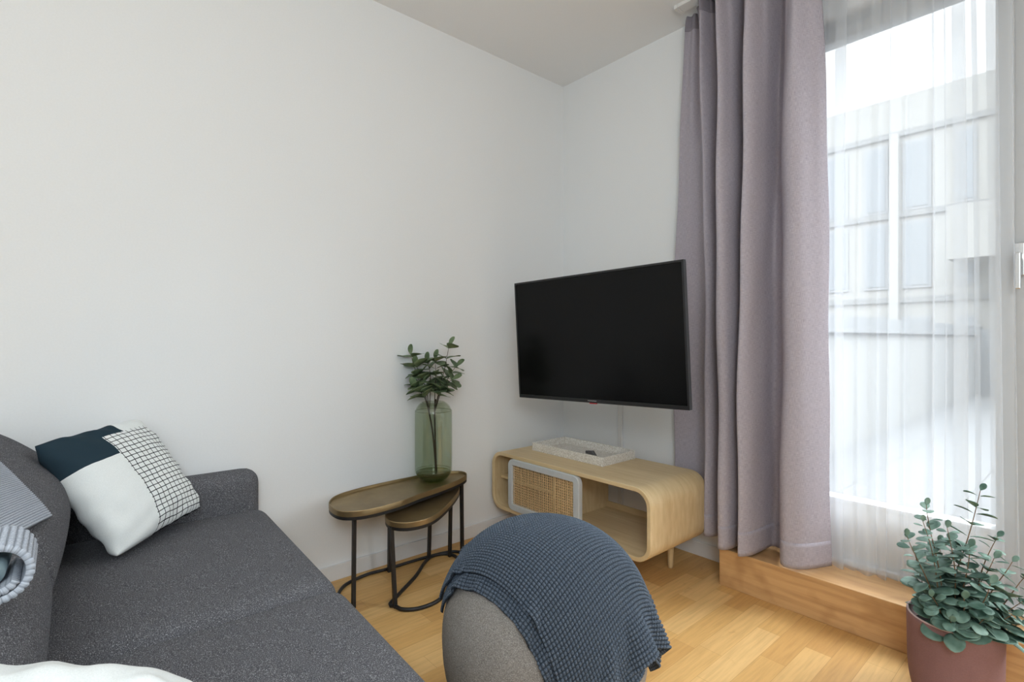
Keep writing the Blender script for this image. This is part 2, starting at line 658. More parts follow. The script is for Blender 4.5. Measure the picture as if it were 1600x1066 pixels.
def mesh_np(name, V, F, uvs=None):
    me = bpy.data.meshes.new(name)
    V = np.asarray(V, np.float32)
    F = np.asarray(F, np.int32)
    nf, k = F.shape
    me.vertices.add(len(V))
    me.vertices.foreach_set('co', V.ravel())
    me.loops.add(nf * k)
    me.loops.foreach_set('vertex_index', F.ravel())
    me.polygons.add(nf)
    me.polygons.foreach_set('loop_start', np.arange(0, nf * k, k, dtype=np.int32))
    if uvs is not None:
        l = me.uv_layers.new(name='UVMap')
        l.data.foreach_set('uv', np.asarray(uvs, np.float32)[F.ravel()].ravel())
    me.update(calc_edges=True)
    me.validate()
    return me


def grid_faces(nu, nv, wrap_u=False, off=0, flip=False):
    iu = np.arange(nu if wrap_u else nu - 1)
    iv = np.arange(nv - 1)
    A, B = np.meshgrid(iu, iv, indexing='ij')
    A2 = (A + 1) % nu
    q = np.stack([A * nv + B, A2 * nv + B, A2 * nv + B + 1, A * nv + B + 1], -1).reshape(-1, 4) + off
    return q[:, ::-1] if flip else q


def grid_normals(P):
    du = np.gradient(P, axis=0)
    dv = np.gradient(P, axis=1)
    n = np.cross(du, dv)
    return n / (np.linalg.norm(n, axis=2, keepdims=True) + 1e-12)


def sheet(name, P, thick, mat, parent=None, uv=None, relief=None):
    """cloth sheet: grid P[nu,nv,3] given a back side and a rim; relief lifts the front"""
    nu, nv = P.shape[:2]
    nrm = grid_normals(P)
    top = P + nrm * (thick * 0.5)
    bot = P - nrm * (thick * 0.5)
    if relief is not None:
        top = top + nrm * relief[..., None]
    V = np.concatenate([top.reshape(-1, 3), bot.reshape(-1, 3)])
    F = [grid_faces(nu, nv), grid_faces(nu, nv, off=nu * nv, flip=True)]
    idx = np.arange(nu * nv).reshape(nu, nv)
    for e in (idx[0, :], idx[-1, ::-1], idx[::-1, 0], idx[:, -1]):
        a, c = e[:-1], e[1:]
        F.append(np.stack([a, c, c + nu * nv, a + nu * nv], 1))
    if uv is None:
        lu = np.r_[0, np.cumsum(np.linalg.norm(np.diff(P, axis=0), axis=2).mean(1))]
        lv = np.r_[0, np.cumsum(np.linalg.norm(np.diff(P, axis=1), axis=2).mean(0))]
        uv = np.stack(np.meshgrid(lu, lv, indexing='ij'), -1)
    uvs = np.concatenate([uv.reshape(-1, 2)] * 2)
    me = mesh_np(name, V, np.concatenate(F), uvs)
    return link(name, me, mat, parent, smooth=True)


def rbox(name, x0, x1, y0, y1, z0, z1, r, mat, parent=None, n=28, bulge=(0, 0, 0), loc=None, rot=None):
    """upholstery box: rounded, with crowned faces"""
    bm = bmesh.new()
    bmesh.ops.create_cube(bm, size=2.0)
    bmesh.ops.subdivide_edges(bm, edges=bm.edges[:], cuts=n, use_grid_fill=True)
    h = np.array([(x1 - x0) / 2, (y1 - y0) / 2, (z1 - z0) / 2])
    c = np.array([(x0 + x1) / 2, (y0 + y1) / 2, (z0 + z1) / 2])
    rr = np.minimum(r, h)
    for v in bm.verts:
        p = np.array(v.co)
        # push samples towards the rounded rims
        p = np.sign(p) * (1 - (1 - np.abs(p)) ** 1.35)
        q = p * h
        inner = np.clip(q, -(h - rr), h - rr)
        d = q - inner
        s = d / rr
        ln = np.linalg.norm(s)
        m_ = np.max(np.abs(s))
        if ln > 1e-9:
            s = s / ln * m_
        q = inner + s * rr
        for k in range(3):
            if bulge[k]:
                a, e = [i for i in range(3) if i != k]
                q[k] += np.sign(p[k]) * abs(p[k]) * bulge[k] * max(0, 1 - p[a] ** 2) * max(0, 1 - p[e] ** 2)
        v.co = q + c
    return bm_obj(name, bm, mat, parent, True, loc, rot)


def extrude_xz(bm, outer, y0, y1, inner=None):
    """prism along y from closed xz outline(s) with equal point counts"""
    n = len(outer)
    o0 = [bm.verts.new((p[0], y0, p[1])) for p in outer]
    o1 = [bm.verts.new((p[0], y1, p[1])) for p in outer]
    for k in range(n):
        k2 = (k + 1) % n
        bm.faces.new((o0[k], o0[k2], o1[k2], o1[k]))
    if inner is None:
        bm.faces.new(o0)
        bm.faces.new(o1[::-1])
    else:
        i0 = [bm.verts.new((p[0], y0, p[1])) for p in inner]
        i1 = [bm.verts.new((p[0], y1, p[1])) for p in inner]
        for k in range(n):
            k2 = (k + 1) % n
            bm.faces.new((i0[k2], i0[k], i1[k], i1[k2]))
            bm.faces.new((o0[k2], o0[k], i0[k], i0[k2]))
            bm.faces.new((o1[k], o1[k2], i1[k2], i1[k]))


def rrect(x0, x1, z0, z1, r, n=8):
    pts = []
    for cx, cz, a0 in ((x1 - r, z1 - r, 0), (x0 + r, z1 - r, 90), (x0 + r, z0 + r, 180), (x1 - r, z0 + r, 270)):
        for k in range(n + 1):
            a = math.radians(a0 + 90 * k / n)
            pts.append((cx + r * math.cos(a), cz + r * math.sin(a)))
    return pts


def autosmooth(o, ang=35):
    me = o.data
    me.polygons.foreach_set('use_smooth', [True] * len(me.polygons))
    bm = bmesh.new()
    bm.from_mesh(me)
    for e in bm.edges:
        if len(e.link_faces) == 2 and e.calc_face_angle(0) > math.radians(ang):
            e.smooth = False
    bm.to_mesh(me)
    bm.free()
    return o


# ------------------------------------------------------------------ the room
RX, RY, RH = 4.6, -4.9, 2.838
WX0, WX1, WZ0, WZ1 = 1.34, 3.55, 0.19, 2.56       # window opening in the back wall
WT = 0.30
struct(box('floor', -0.2, RX + 0.2, RY - 0.2, 0.0, -0.1, 0.0, M['parquet']))
struct(box('ceiling', -0.2, RX + 0.2, RY - 0.2, WT, RH, RH + 0.15, M['ceiling']))
struct(box('wall_left', -0.2, 0.0, RY - 0.2, WT, 0.0, RH, M['wall']))
struct(box('wall_right', RX, RX + 0.2, RY - 0.2, WT, 0.0, RH, M['wall']))
struct(box('wall_front', 0.0, RX, RY - 0.2, RY, 0.0, RH, M['wall']))
bm = bmesh.new()
add_box(bm, 0.0, WX0, 0.0, WT, -0.1, RH)
add_box(bm, WX1, RX, 0.0, WT, -0.1, RH)
add_box(bm, WX0, WX1, 0.0, WT, WZ1, RH)
add_box(bm, WX0, WX1, 0.0, WT, -0.1, WZ0)
struct(bm_obj('wall_back', bm, M['wall']))
struct(box('baseboard_left', 0.0, 0.012, RY, 0.0, 0.0, 0.073, M['skirting'], bevel=0.002))
struct(box('baseboard_back', 0.012, 1.219, -0.012, 0.0, 0.0, 0.073, M['skirting'], bevel=0.002))
o = struct(box('trim_1', 1.219, 3.9, -0.233, -0.001, 0.0, 0.172, M['step_oak'], bevel=0.0025))
o['label'] = 'oak step running along the floor under the balcony window'

# balcony window: frame, fixed and opening leaf, panes
win = thing('window_1', 'tall balcony window behind the sheer curtain', 'window')
del win['category']
win['kind'] = 'structure'
bm = bmesh.new()
fy0, fy1 = 0.05, 0.12
add_box(bm, WX0, WX1, fy0, fy1, 2.51, WZ1)
add_box(bm, WX0, WX1, fy0, fy1, WZ0, 0.26)
add_box(bm, WX0, WX0 + 0.05, fy0, fy1, WZ0, WZ1)
add_box(bm, WX1 - 0.05, WX1, fy0, fy1, WZ0, WZ1)
add_box(bm, 2.19, 2.27, fy0, fy1, 0.26, 2.51)
bm_obj('frame', bm, M['frame'], win)
for (x0, x1) in ((WX0 + 0.05, 2.19), (2.27, WX1 - 0.05)):
    bm = bmesh.new()
    sy0, sy1 = 0.035, 0.10
    st = 0.05
    add_box(bm, x0, x0 + st, sy0, sy1, 0.26, 2.51)
    add_box(bm, x1 - st, x1, sy0, sy1, 0.26, 2.51)
    add_box(bm, x0 + st, x1 - st, sy0, sy1, 2.46, 2.51)
    sash = bm_obj('sash', bm, M['frame'], win)
    box('lower_panel', x0 + st, x1 - st, sy0 - 0.002, 0.049, 0.192, 0.43, M['white_plastic'], sash)
    box('pane', x0 + st, x1 - st, 0.062, 0.07, 0.43, 2.46, M['pane'], sash)
    box('sill_rail', x0 + st, x1 - st, 0.029, 0.104, 0.43, 0.446, M['white_plastic'], sash)
bm = bmesh.new()
add_box(bm, 2.188, 2.218, 0.025, 0.036, 1.37, 1.49, 0.004)
add_box(bm, 2.194, 2.212, -0.020, 0.027, 1.43, 1.45, 0.003)
add_box(bm, 2.194, 2.212, -0.032, -0.018, 1.32, 1.45, 0.004)
bm_obj('handle', bm, M['chrome'], win)

# roller cassette in the lintel seen through the sheer
# ------------------------------------------------------------------ outside
struct(box('terrace_floor', 0.45, 9.0, WT, 10.9, -0.05, 0.10, M['tiles']))
par = thing('terrace_parapet', 'pale terrace parapet wall with grey coping outside the window', 'parapet wall', (0.7, 6.5, 0.1))
box('wall_panel', -0.2, 0.05, -6.18, 4.3, 0.0, 1.10, M['parapet'], par)
box('coping', -0.24, 0.09, -6.18, 4.3, 1.10, 1.26, M['coping'], par)
par2 = thing('terrace_divider', 'grey low partition across the far end of the terrace', 'partition', (5.0, 10.2, 0.1))
box('wall_panel', -4.2, 4.0, 0.0, 0.2, 0.0, 1.2, M['coping'], par2)
bld = thing('apartment_building', 'cream apartment block with rows of windows across from the terrace', 'building', (0, 11.0, -9))
box('facade', -9, 14, 0.0, 6, 0, 15.31, M['facade'], bld)
for zz in (12.72, 10.9, 14.45):
    box('floor_band', -9, 14, -0.04, 0.0, zz, zz + 0.12, M['parapet'], bld)


def far_window(x0, x1, z0, z1):
    f = box('window', x0, x1, -0.03, 0.02, z0 + 9, z1 + 9, M['facade_dark'], bld)
    box('pane', x0 + 0.06, x1 - 0.06, -0.04, -0.02, z0 + 9.06, z1 + 8.94, M['far_glass'], f)


for x0, x1 in ((-3.6, -2.9), (-2.25, -1.52), (-1.21, -0.76), (-0.51, -0.02), (0.36, 0.68), (0.95, 1.5), (2.0, 2.7), (3.2, 3.9)):
    far_window(x0, x1, 3.85, 5.32)
    far_window(x0, x1, 2.2, 3.62)
    far_window(x0, x1, 0.3, 1.6)
box('downpipe', -0.72, -0.56, -0.14, 0.0, 9, 14.5, M['facade'], bld)
box('balcony_front', 0.39, 3.4, -1.0, -0.85, 11.62, 12.62, M['facade'], bld)
box('balcony_slab', 0.39, 3.4, -0.85, 0.0, 11.62, 11.8, M['facade'], bld)

# ------------------------------------------------------------------ cable duct on the back wall
box_o = box('cable_cover', 0.465, 0.495, -0.016, -0.0005, 0.074, 0.96, M['skirting'], bevel=0.003)
tag(box_o, 'narrow white cable duct on the wall between television and sideboard', 'cable cover')

# ------------------------------------------------------------------ curtain rail
rail = thing('curtain_rail', 'white ceiling curtain rail above the mauve grey curtain', 'curtain rail', (0.98, -0.17, RH))
bm = bmesh.new()
add_box(bm, 0.0, 2.9, -0.03, 0.03, -0.018, -0.0005, 0.002)
bm_obj('track', bm, M['white_plastic'], rail)
box('end_cap', -0.018, 0.0, -0.033, 0.033, -0.022, -0.0005, M['white_plastic'], rail, 0.003)

# ------------------------------------------------------------------ mauve curtain
bot = [(0.872, -0.085), (0.93, -0.075), (1.00, -0.060), (1.06, -0.085), (1.105, -0.150), (1.128, -0.185), (1.155, -0.165), (1.170, -0.105), (1.185, -0.09),
       (1.203, -0.15), (1.232, -0.265), (1.252, -0.285), (1.275, -0.265), (1.288, -0.20), (1.292, -0.13), (1.302, -0.10),
       (1.316, -0.17), (1.335, -0.280), (1.352, -0.288), (1.372, -0.245), (1.380, -0.16), (1.390, -0.095), (1.42, -0.075),
       (1.452, -0.10), (1.472, -0.175), (1.50, -0.235), (1.535, -0.247), (1.575, -0.225), (1.612, -0.165), (1.640, -0.105)]
bot = resample(spline([(x, -0.17 + (y + 0.17) * ((1.3 if x < 1.42 else 1.1) if y > -0.2 else 1.06)) for x, y in bot], 600), 420)
s01 = np.linspace(0, 1, len(bot))
top = np.stack([0.972 + 0.632 * s01 + 0.004 * np.sin(s01 * 40), -0.172 + (bot[:, 1] + 0.17) * 0.70 + 0.014 * np.sin(s01 * 2 * PI * 15)], 1)
NZ = 150
zt, zb = RH - 0.016, 0.188
P = np.zeros((len(bot), NZ, 3))
rng = np.random.RandomState(3)
for j in range(NZ):
    s = j / (NZ - 1)
    w = min(1.0, (s / 0.75)) ** 0.5
    xy = top * (1 - w) + bot * w
    wob = 0.004 * np.sin(s * 9 + s01 * 17) + 0.0025 * np.sin(s * 23 + s01 * 41)
    P[:, j, 0] = xy[:, 0] + wob * 0.6
    P[:, j, 1] = xy[:, 1] + wob
    P[:, j, 2] = zt + (zb - zt) * s
uvx = np.r_[0, np.cumsum(np.linalg.norm(np.diff(bot, axis=0), axis=1))]
UVc = np.stack(np.meshgrid(uvx, np.linspace(0, 2.65, NZ), indexing='ij'), -1)
cur = thing('linen_curtain', 'mauve grey linen curtain hanging in deep folds right of the television', 'curtain', (1.25, -0.17, 0.19))
Pl = P - np.array([1.25, -0.17, 0.19])
sheet('drape', Pl, 0.0022, M['curtain'], cur, UVc)
# stitched hem band on the lower edge
sel = Pl[:, -7:, :].copy()
nr = grid_normals(Pl)[:, -7:, :]
sheet('hem', sel + nr * 0.0, 0.0036, M['curtain'], cur, UVc[:, -7:, :])
hd = Pl[:, :5, :].copy()
sheet('heading_tape', hd, 0.005, plain('heading_tape', srgb(140, 134, 142), 0.9), cur, UVc[:, :5, :])

# ------------------------------------------------------------------ sheer curtain
pts = []


def zfold(x, w, y=-0.06, d=0.035):
    """double-back fold of width w starting at x"""
    return [(x - 0.02, y - 0.004), (x + w * 0.6, y - d * 0.55), (x + w, y - d * 0.45), (x + w * 0.7, y - d * 0.1), (x + 0.1 * w, y + 0.005), (x - 0.01 * w, y + d * 0.35),
            (x + 0.5 * w, y + d * 0.5), (x + w + 0.03, y + d * 0.2)]


pts += [(1.50, -0.03), (1.56, -0.05)]
pts += [(1.60, -0.045)]
pts += zfold(1.645, 0.046)
pts += [(1.74, -0.045), (1.78, -0.075), (1.80, -0.045)]
pts += zfold(1.835, 0.006)
pts += [(1.885, -0.04), (1.905, -0.07)]
pts += zfold(1.965, 0.010)
pts += [(2.005, -0.06)]
pts += zfold(2.026, 0.042)
pts += [(2.082, -0.05)]
pts += zfold(2.125, 0.036)


def voile_panel(pts, label, org):
    n_ = int(330 * (pts[-1][0] - pts[0][0]) / 0.5)
    prof = resample(spline(pts, 3000), max(300, n_))
    NZ = 60
    P = np.zeros((len(prof), NZ, 3))
    xx = prof[:, 0]
    for j in range(NZ):
        s = j / (NZ - 1)
        amp = 0.6 + 0.5 * s
        lean = (s - 0.35) * 0.022 * np.sin(xx * 9.0 + 1.0) - 0.008 * np.sin(s * 3.0) * np.cos(xx * 11)
        P[:, j, 0] = xx + lean
        P[:, j, 1] = -0.05 + (prof[:, 1] + 0.06) * amp + 0.012 * s * np.sin(xx * 21)
        P[:, j, 2] = (RH - 0.02) + (0.178 - RH + 0.02) * s
    uvx = np.r_[0, np.cumsum(np.linalg.norm(np.diff(prof, axis=0), axis=1))]
    uvs = np.stack(np.meshgrid(uvx, np.linspace(0, 2.65, NZ), indexing='ij'), -1)
    me = mesh_np('sheer_curtain', (P - org).reshape(-1, 3), grid_faces(len(prof), NZ), uvs.reshape(-1, 2))
    o = link('sheer_curtain', me, M['voile'], smooth=True, loc=tuple(org))
    tag(o, label, 'sheer curtain')


pts += [(2.198, -0.045)]
voile_panel(pts, 'translucent white voile curtain hanging beside the mauve grey curtain', np.array([1.85, -0.07, 0.18]))
pts = [(2.31, -0.05), (2.34, -0.075)]
x = 2.38
while x < 3.4:
    pts += zfold(x, random.choice((0.008, 0.02, 0.03)))
    pts += [(x + 0.075, -0.045), (x + 0.1, -0.075)]
    x += 0.15
voile_panel(pts, 'white voile panel hanging on the far side of the window handle', np.array([2.9, -0.07, 0.18]))

# ------------------------------------------------------------------ television
TL, BL, BR, TR = [Vector(p) for p in ((0.322, -0.719, 1.441), (0.337, -0.695, 0.831), (1.305, -0.638, 0.856), (1.290, -0.663, 1.467))]
ctr = (TL + BL + BR + TR) / 4
ax = ((BR - BL) + (TR - TL)).normalized()
az = ((TL - BL) + (TR - BR)).normalized()
az = (az - ax * az.dot(ax)).normalized()
ay = az.cross(ax)
tvw, tvh = 0.97, 0.611
tv = thing('television', 'large black flat television on a wall arm above the wooden sideboard', 'television')
tv.matrix_world = Matrix((( ax.x, ay.x, az.x, ctr.x), (ax.y, ay.y, az.y, ctr.y), (ax.z, ay.z, az.z, ctr.z), (0, 0, 0, 1)))
hw, hh = tvw / 2, tvh / 2
box('screen', -hw + 0.009, hw - 0.009, 0.003, 0.008, -hh + 0.017, hh - 0.009, M['screen'], tv)
bm = bmesh.new()
add_box(bm, -hw, hw, 0.0, 0.022, hh - 0.009, hh, 0.001)
add_box(bm, -hw, hw, 0.0, 0.022, -hh, -hh + 0.017, 0.001)
add_box(bm, -hw, -hw + 0.009, 0.0, 0.022, -hh + 0.017, hh - 0.009)
add_box(bm, hw - 0.009, hw, 0.0, 0.022, -hh + 0.017, hh - 0.009)
bm_obj('bezel', bm, M['dark_plastic'], tv)
bm = bmesh.new()
add_box(bm, -hw + 0.004, hw - 0.004, 0.022, 0.034, -hh + 0.004, hh - 0.004, 0.004)
add_box(bm, -hw * 0.72, hw * 0.72, 0.034, 0.075, -hh * 0.85, hh * 0.35, 0.012)
bm_obj('back_cover', bm, M['dark_plastic'], tv)
lg = bmesh.new()
for k in range(7):
    x0 = -0.026 + k * 0.0074
    add_box(lg, x0, x0 + 0.0018, -0.0012, 0.0, -hh + 0.0075, -hh + 0.0125)
    add_box(lg, x0, x0 + 0.0052, -0.0012, 0.0, -hh + (0.0075 if k % 2 else 0.0095), -hh + (0.009 if k % 2 else 0.011))
bm_obj('logo', lg, M['grey_print'], tv)
box('standby_light', -0.02, 0.02, 0.002, 0.012, -hh - 0.005, -hh, M['red_glow'], tv, 0.001)
bm = bmesh.new()
add_box(bm, -0.12, 0.12, 0.075, 0.09, -0.14, 0.08, 0.003)
add_tube(bm, [(0.0, 0.085, -0.03), (0.10, 0.25, -0.03)], 0.02, 10)
add_tube(bm, [(0.10, 0.25, -0.03), (-0.05, 0.545, -0.03)], 0.02, 10)
add_box(bm, -0.13, 0.03, 0.545, 0.565, -0.15, 0.09, 0.003)
bm_obj('wall_arm', bm, M['black_metal'], tv)

# ------------------------------------------------------------------ sideboard
X0, X1, Y0, Y1, Z0, Z1 = 0.032, 1.122, -0.64, -0.172, 0.163, 0.492
sb = thing('sideboard', 'pale mango wood sideboard with rounded ends and cane door', 'sideboard', (0, 0, 0))
sb.location = ((X0 + X1) / 2, (Y0 + Y1) / 2, 0)
ox, oy = sb.location.x, sb.location.y
bm = bmesh.new()
extrude_xz(bm, [(x - ox, z) for x, z in rrect(X0, X1, Z0, Z1, 0.082, 10)], Y0 - oy, Y1 - oy,
           [(x - ox, z) for x, z in rrect(X0 + 0.021, X1 - 0.021, Z0 + 0.021, Z1 - 0.021, 0.061, 10)])
o = autosmooth(bm_obj('carcass', bm, M['mango'], sb), 40)
bv = o.modifiers.new('edge', 'BEVEL')
bv.width = 0.003
bv.segments = 2
bv.limit_method = 'ANGLE'
bv.angle_limit = math.radians(60)
box('shelf', X0 + 0.021 - ox, 0.50 - ox, Y0 + 0.05 - oy, Y1 - 0.012 - oy, 0.325, 0.341, M['mango'], sb, 0.002)
box('divider', 0.50 - ox, 0.52 - ox, Y0 + 0.03 - oy, Y1 - oy, Z0 + 0.021, Z1 - 0.021, M['mango'], sb, 0.001)
box('back_panel', X0 + 0.03 - ox, 0.50 - ox, Y1 - 0.012 - oy, Y1 - 0.002 - oy, Z0 + 0.021, Z1 - 0.021, M['mango'], sb)
box('back_rail', 0.52 - ox, X1 - 0.03 - ox, Y1 - 0.014 - oy, Y1 - 0.002 - oy, Z0 + 0.021, Z0 + 0.05, M['mango'], sb)
for lx, ly in ((X0 + 0.24, Y0 + 0.16), (X1 - 0.24, Y0 + 0.16), (X0 + 0.15, Y1 - 0.077), (X1 - 0.15, Y1 - 0.077)):
    if True:
        bm = bmesh.new()
        add_lathe(bm, [(0, 0.0), (0.0115, 0.0), (0.013, 0.01), (0.019, 0.16), (0.0195, 0.167), (0, 0.167)], 20, (lx - ox, ly - oy))
        bm_obj('leg', bm, M['mango'], sb, True)
# sliding cane door
dx0, dx1, dz0, dz1 = 0.190, 0.722, 0.186, 0.472
dy0, dy1 = -0.652, -0.624
bm = bmesh.new()
ix0, ix1, iz0, iz1 = dx0 + 0.034, dx1 - 0.040, dz0 + 0.036, dz1 - 0.034
extrude_xz(bm, [(x - ox, z) for x, z in rrect(dx0, dx1, dz0, dz1, 0.040, 8)], dy0 - oy, dy1 - oy,
           [(x - ox, z) for x, z in rrect(ix0, ix1, iz0, iz1, 0.004, 8)])
door = autosmooth(bm_obj('door', bm, M['door_paint'], sb), 40)
bv = door.modifiers.new('edge', 'BEVEL')
bv.width = 0.004
bv.segments = 3
bv.limit_method = 'ANGLE'
bv.angle_limit = math.radians(60)
bm = bmesh.new()
nx, nz = 32, 16
for k in range(nx + 1):
    x = ix0 + (ix1 - ix0) * k / nx
    yy = -0.0008 if k % 2 else 0.0008
    add_box(bm, x - 0.0022 - ox, x + 0.0022 - ox, -0.642 + yy - oy, -0.6402 + yy - oy, iz0, iz1)
for k in range(nz + 1):
    z = iz0 + (iz1 - iz0) * k / nz
    add_box(bm, ix0 - ox, ix1 - ox, -0.6412 - oy, -0.6396 - oy, z - 0.0018, z + 0.0018)
bm_obj('cane_panel', bm, M['cane'], door)

# tray and remote on the sideboard
tray = thing('serving_tray', 'speckled cream rectangular tray on top of the sideboard', 'tray', (0.4585, -0.332, Z1 + 0.0005))
tw, td, th = 0.262, 0.138, 0.046
bm = bmesh.new()
add_box(bm, -tw, tw, -td, td, 0.0, 0.008)
bm_obj('base', bm, M['tray'], tray)
bm = bmesh.new()
add_box(bm, -tw, tw, -td, -td + 0.012, 0.008, th, 0.0012)
add_box(bm, -tw, tw, td - 0.012, td, 0.008, th, 0.0012)
add_box(bm, -tw, -tw + 0.012, -td + 0.012, td - 0.012, 0.008, th, 0.0012)
add_box(bm, tw - 0.012, tw, -td + 0.012, td - 0.012, 0.008, th, 0.0012)
bm_obj('rim', bm, M['tray'], tray)
rem = thing('remote_control', 'small black remote control lying in the speckled tray', 'remote control', (0.565, -0.375, Z1 + 0.0095), (0, 0, math.radians(47)))
bm = bmesh.new()
add_box(bm, -0.025, 0.025, -0.085, 0.075, 0.0, 0.020, 0.004)
bm_obj('casing', bm, M['dark_plastic'], rem)
bm = bmesh.new()
for r in range(9):
    for q in range(3):
        add_box(bm, -0.016 + q * 0.0125, -0.0105 + q * 0.0125, -0.07 + r * 0.0155, -0.0655 + r * 0.0155, 0.0198, 0.0212)
bm_obj('buttons', bm, M['key_print'], rem)


# ------------------------------------------------------------------ nesting tables
def tray_top(name, outline, z, parent, rim_h=0.012):
    """shallow dished brass top on a flat iron band"""
    P = resample(spline(outline, 240, True), 96, True)
    c = P.mean(0)
    bm = bmesh.new()
    d = P - c
    ln = np.linalg.norm(d, axis=1, keepdims=True)
    rings = []
    for (off, zz) in ((0.0, -0.010), (0.0, rim_h), (-0.002, rim_h + 0.0025), (-0.005, rim_h), (-0.0065, 0.003), (-0.016, 0.0)):
        Q = c + d * (1 + off / ln)
        rings.append([bm.verts.new((p[0], p[1], z + zz)) for p in Q])
    for a, b2 in zip(rings[:-1], rings[1:]):
        for k in range(len(P)):
            k2 = (k + 1) % len(P)
            bm.faces.new((a[k], a[k2], b2[k2], b2[k]))
    bm.faces.new(rings[-1])
    bm.faces.new(rings[0][::-1])
    o = autosmooth(bm_obj(name, bm, M['brass'], parent), 30)
    bm = bmesh.new()
    r2 = []
    for off, zz in ((-0.001, -0.010), (-0.001, -0.024), (-0.014, -0.024), (-0.014, -0.010)):
        Q = c + d * (1 + off / ln)
        r2.append([bm.verts.new((p[0], p[1], z + zz)) for p in Q])
    for i in range(4):
        a, b2 = r2[i], r2[(i + 1) % 4]
        for k in range(len(P)):
            k2 = (k + 1) % len(P)
            bm.faces.new((a[k], a[k2], b2[k2], b2[k]))
    autosmooth(bm_obj('apron', bm, M['black_metal'], parent), 30)
    return o


def square_leg(name, x, y, z1, parent, x2=None, y2=None, r=0.0075):
    x2 = x if x2 is None else x2
    y2 = y if y2 is None else y2
    bm = bmesh.new()
    vs = []
    for (cx, cy, zz) in ((x, y, 0.0), (x2, y2, z1)):
        vs.append([bm.verts.new((cx + sx * r, cy + sy * r, zz)) for sx, sy in ((-1, -1), (1, -1), (1, 1), (-1, 1))])
    for k in range(4):
        bm.faces.new((vs[0][k], vs[0][(k + 1) % 4], vs[1][(k + 1) % 4], vs[1][k]))
    bm.faces.new(vs[0][::-1])
    bm.faces.new(vs[1])
    return bm_obj(name, bm, M['black_metal'], parent)


t1 = thing('side_table', 'taller oval brass side table with black legs carrying the glass vase', 'side table', (0.2, -1.3, 0), group='pair of brass nesting tables')
Z_T1 = 0.412
out1 = [(0.150, -1.658), (0.235, -1.680), (0.315, -1.668), (0.358, -1.61), (0.368, -1.53), (0.352, -1.41), (0.315, -1.29), (0.278, -1.14), (0.232, -1.01), (0.175, -0.925),
        (0.110, -0.908), (0.060, -0.965), (0.032, -1.08), (0.026, -1.20), (0.030, -1.34), (0.046, -1.48), (0.082, -1.595)]
tray_top('table_top', [(x - 0.2, y + 1.3) for x, y in out1], Z_T1, t1)
for (x, y) in ((0.303, -1.612), (0.094, -1.335), (0.185, -0.962)):
    square_leg('leg', x - 0.2, y + 1.3, Z_T1 - 0.012, t1, (x - 0.2) * 0.97, (y + 1.3) * 0.985)
base1 = resample(spline([(0.303, -1.612), (0.265, -1.648), (0.18, -1.63), (0.10, -1.56), (0.066, -1.44), (0.075, -1.335), (0.08, -1.15), (0.10, -1.0), (0.145, -0.945), (0.185, -0.962)], 200), 60)
tube('base_rail', [(p[0] - 0.2, p[1] + 1.3, 0.008) for p in base1], 0.0078, M['black_metal'], t1, 8)

t2 = thing('side_table', 'lower brass side table tucked under the taller oval one', 'side table', (0.28, -1.25, 0), group='pair of brass nesting tables')
Z_T2 = 0.362
out2 = [(0.360, -1.494), (0.46, -1.525), (0.528, -1.48), (0.538, -1.385), (0.482, -1.28), (0.36, -1.13), (0.245, -1.02), (0.15, -0.985), (0.085, -1.03), (0.08, -1.12), (0.15, -1.25), (0.25, -1.40)]
k_ = (1.15 - Z_T2) / (1.15 - 0.38)
out2 = [(2.421 + (x - 2.421) * k_, -2.553 + (y + 2.553) * k_) for x, y in out2]
tray_top('table_top', [(x - 0.28, y + 1.25) for x, y in out2], Z_T2, t2, 0.010)
for (x, y, xt, yt) in ((0.420, -1.478, 0.424, -1.498), (0.092, -1.108, 0.090, -1.095), (0.140, -1.010, 0.150, -1.01)):
    square_leg('leg', x - 0.28, y + 1.25, Z_T2 - 0.012, t2, xt - 0.28, yt + 1.25)
ring2 = resample(spline([(0.420, -1.478), (0.395, -1.49), (0.335, -1.41), (0.235, -1.27), (0.135, -1.16), (0.092, -1.085), (0.115, -1.015), (0.19, -1.0), (0.29, -1.07), (0.42, -1.19), (0.50, -1.31), (0.505, -1.41), (0.465, -1.47)], 240, True), 72, True)
tube('base_ring', [(p[0] - 0.28, p[1] + 1.25, 0.008) for p in ring2], 0.0085, M['black_metal'], t2, 8, True)

# ------------------------------------------------------------------ vase
VX, VY, VZ = 0.124, -1.100, Z_T1 + 0.0008
vase = thing('glass_vase', 'tall green tinted glass vase on the taller side table', 'vase', (VX, VY, VZ))
R = 0.0955
outer = [(0.0, 0.0), (0.045, 0.0), (0.062, 0.006), (0.080, 0.022), (0.091, 0.045), (R, 0.075), (R, 0.335), (0.0925, 0.362), (0.083, 0.384), (0.070, 0.398), (0.060, 0.404), (0.0575, 0.407)]
inner = [(0.0555, 0.405), (0.058, 0.400), (0.068, 0.394), (0.080, 0.380), (0.0895, 0.360), (R - 0.003, 0.334), (R - 0.003, 0.077), (0.087, 0.060), (0.075, 0.05), (0.0, 0.048)]
op = spline(outer, 70)
ip = spline(inner, 60)
op[:, 0] = np.maximum(op[:, 0], 0)
ip[:, 0] = np.maximum(ip[:, 0], 0)
op[0, 0] = 0
ip[-1, 0] = 0
bm = bmesh.new()
add_lathe(bm, [tuple(p) for p in op] + [tuple(p) for p in ip], 64)
bm_obj('body', bm, M['vase'], vase, True)
bm = bmesh.new()
add_lathe(bm, [(0, 0.004), (0.05, 0.004), (0.072, 0.018), (0.084, 0.034), (0.089, 0.046), (0.089, 0.0475), (0, 0.0475)], 48)
bm_obj('thick_base', bm, M['vase_base'], vase, True)


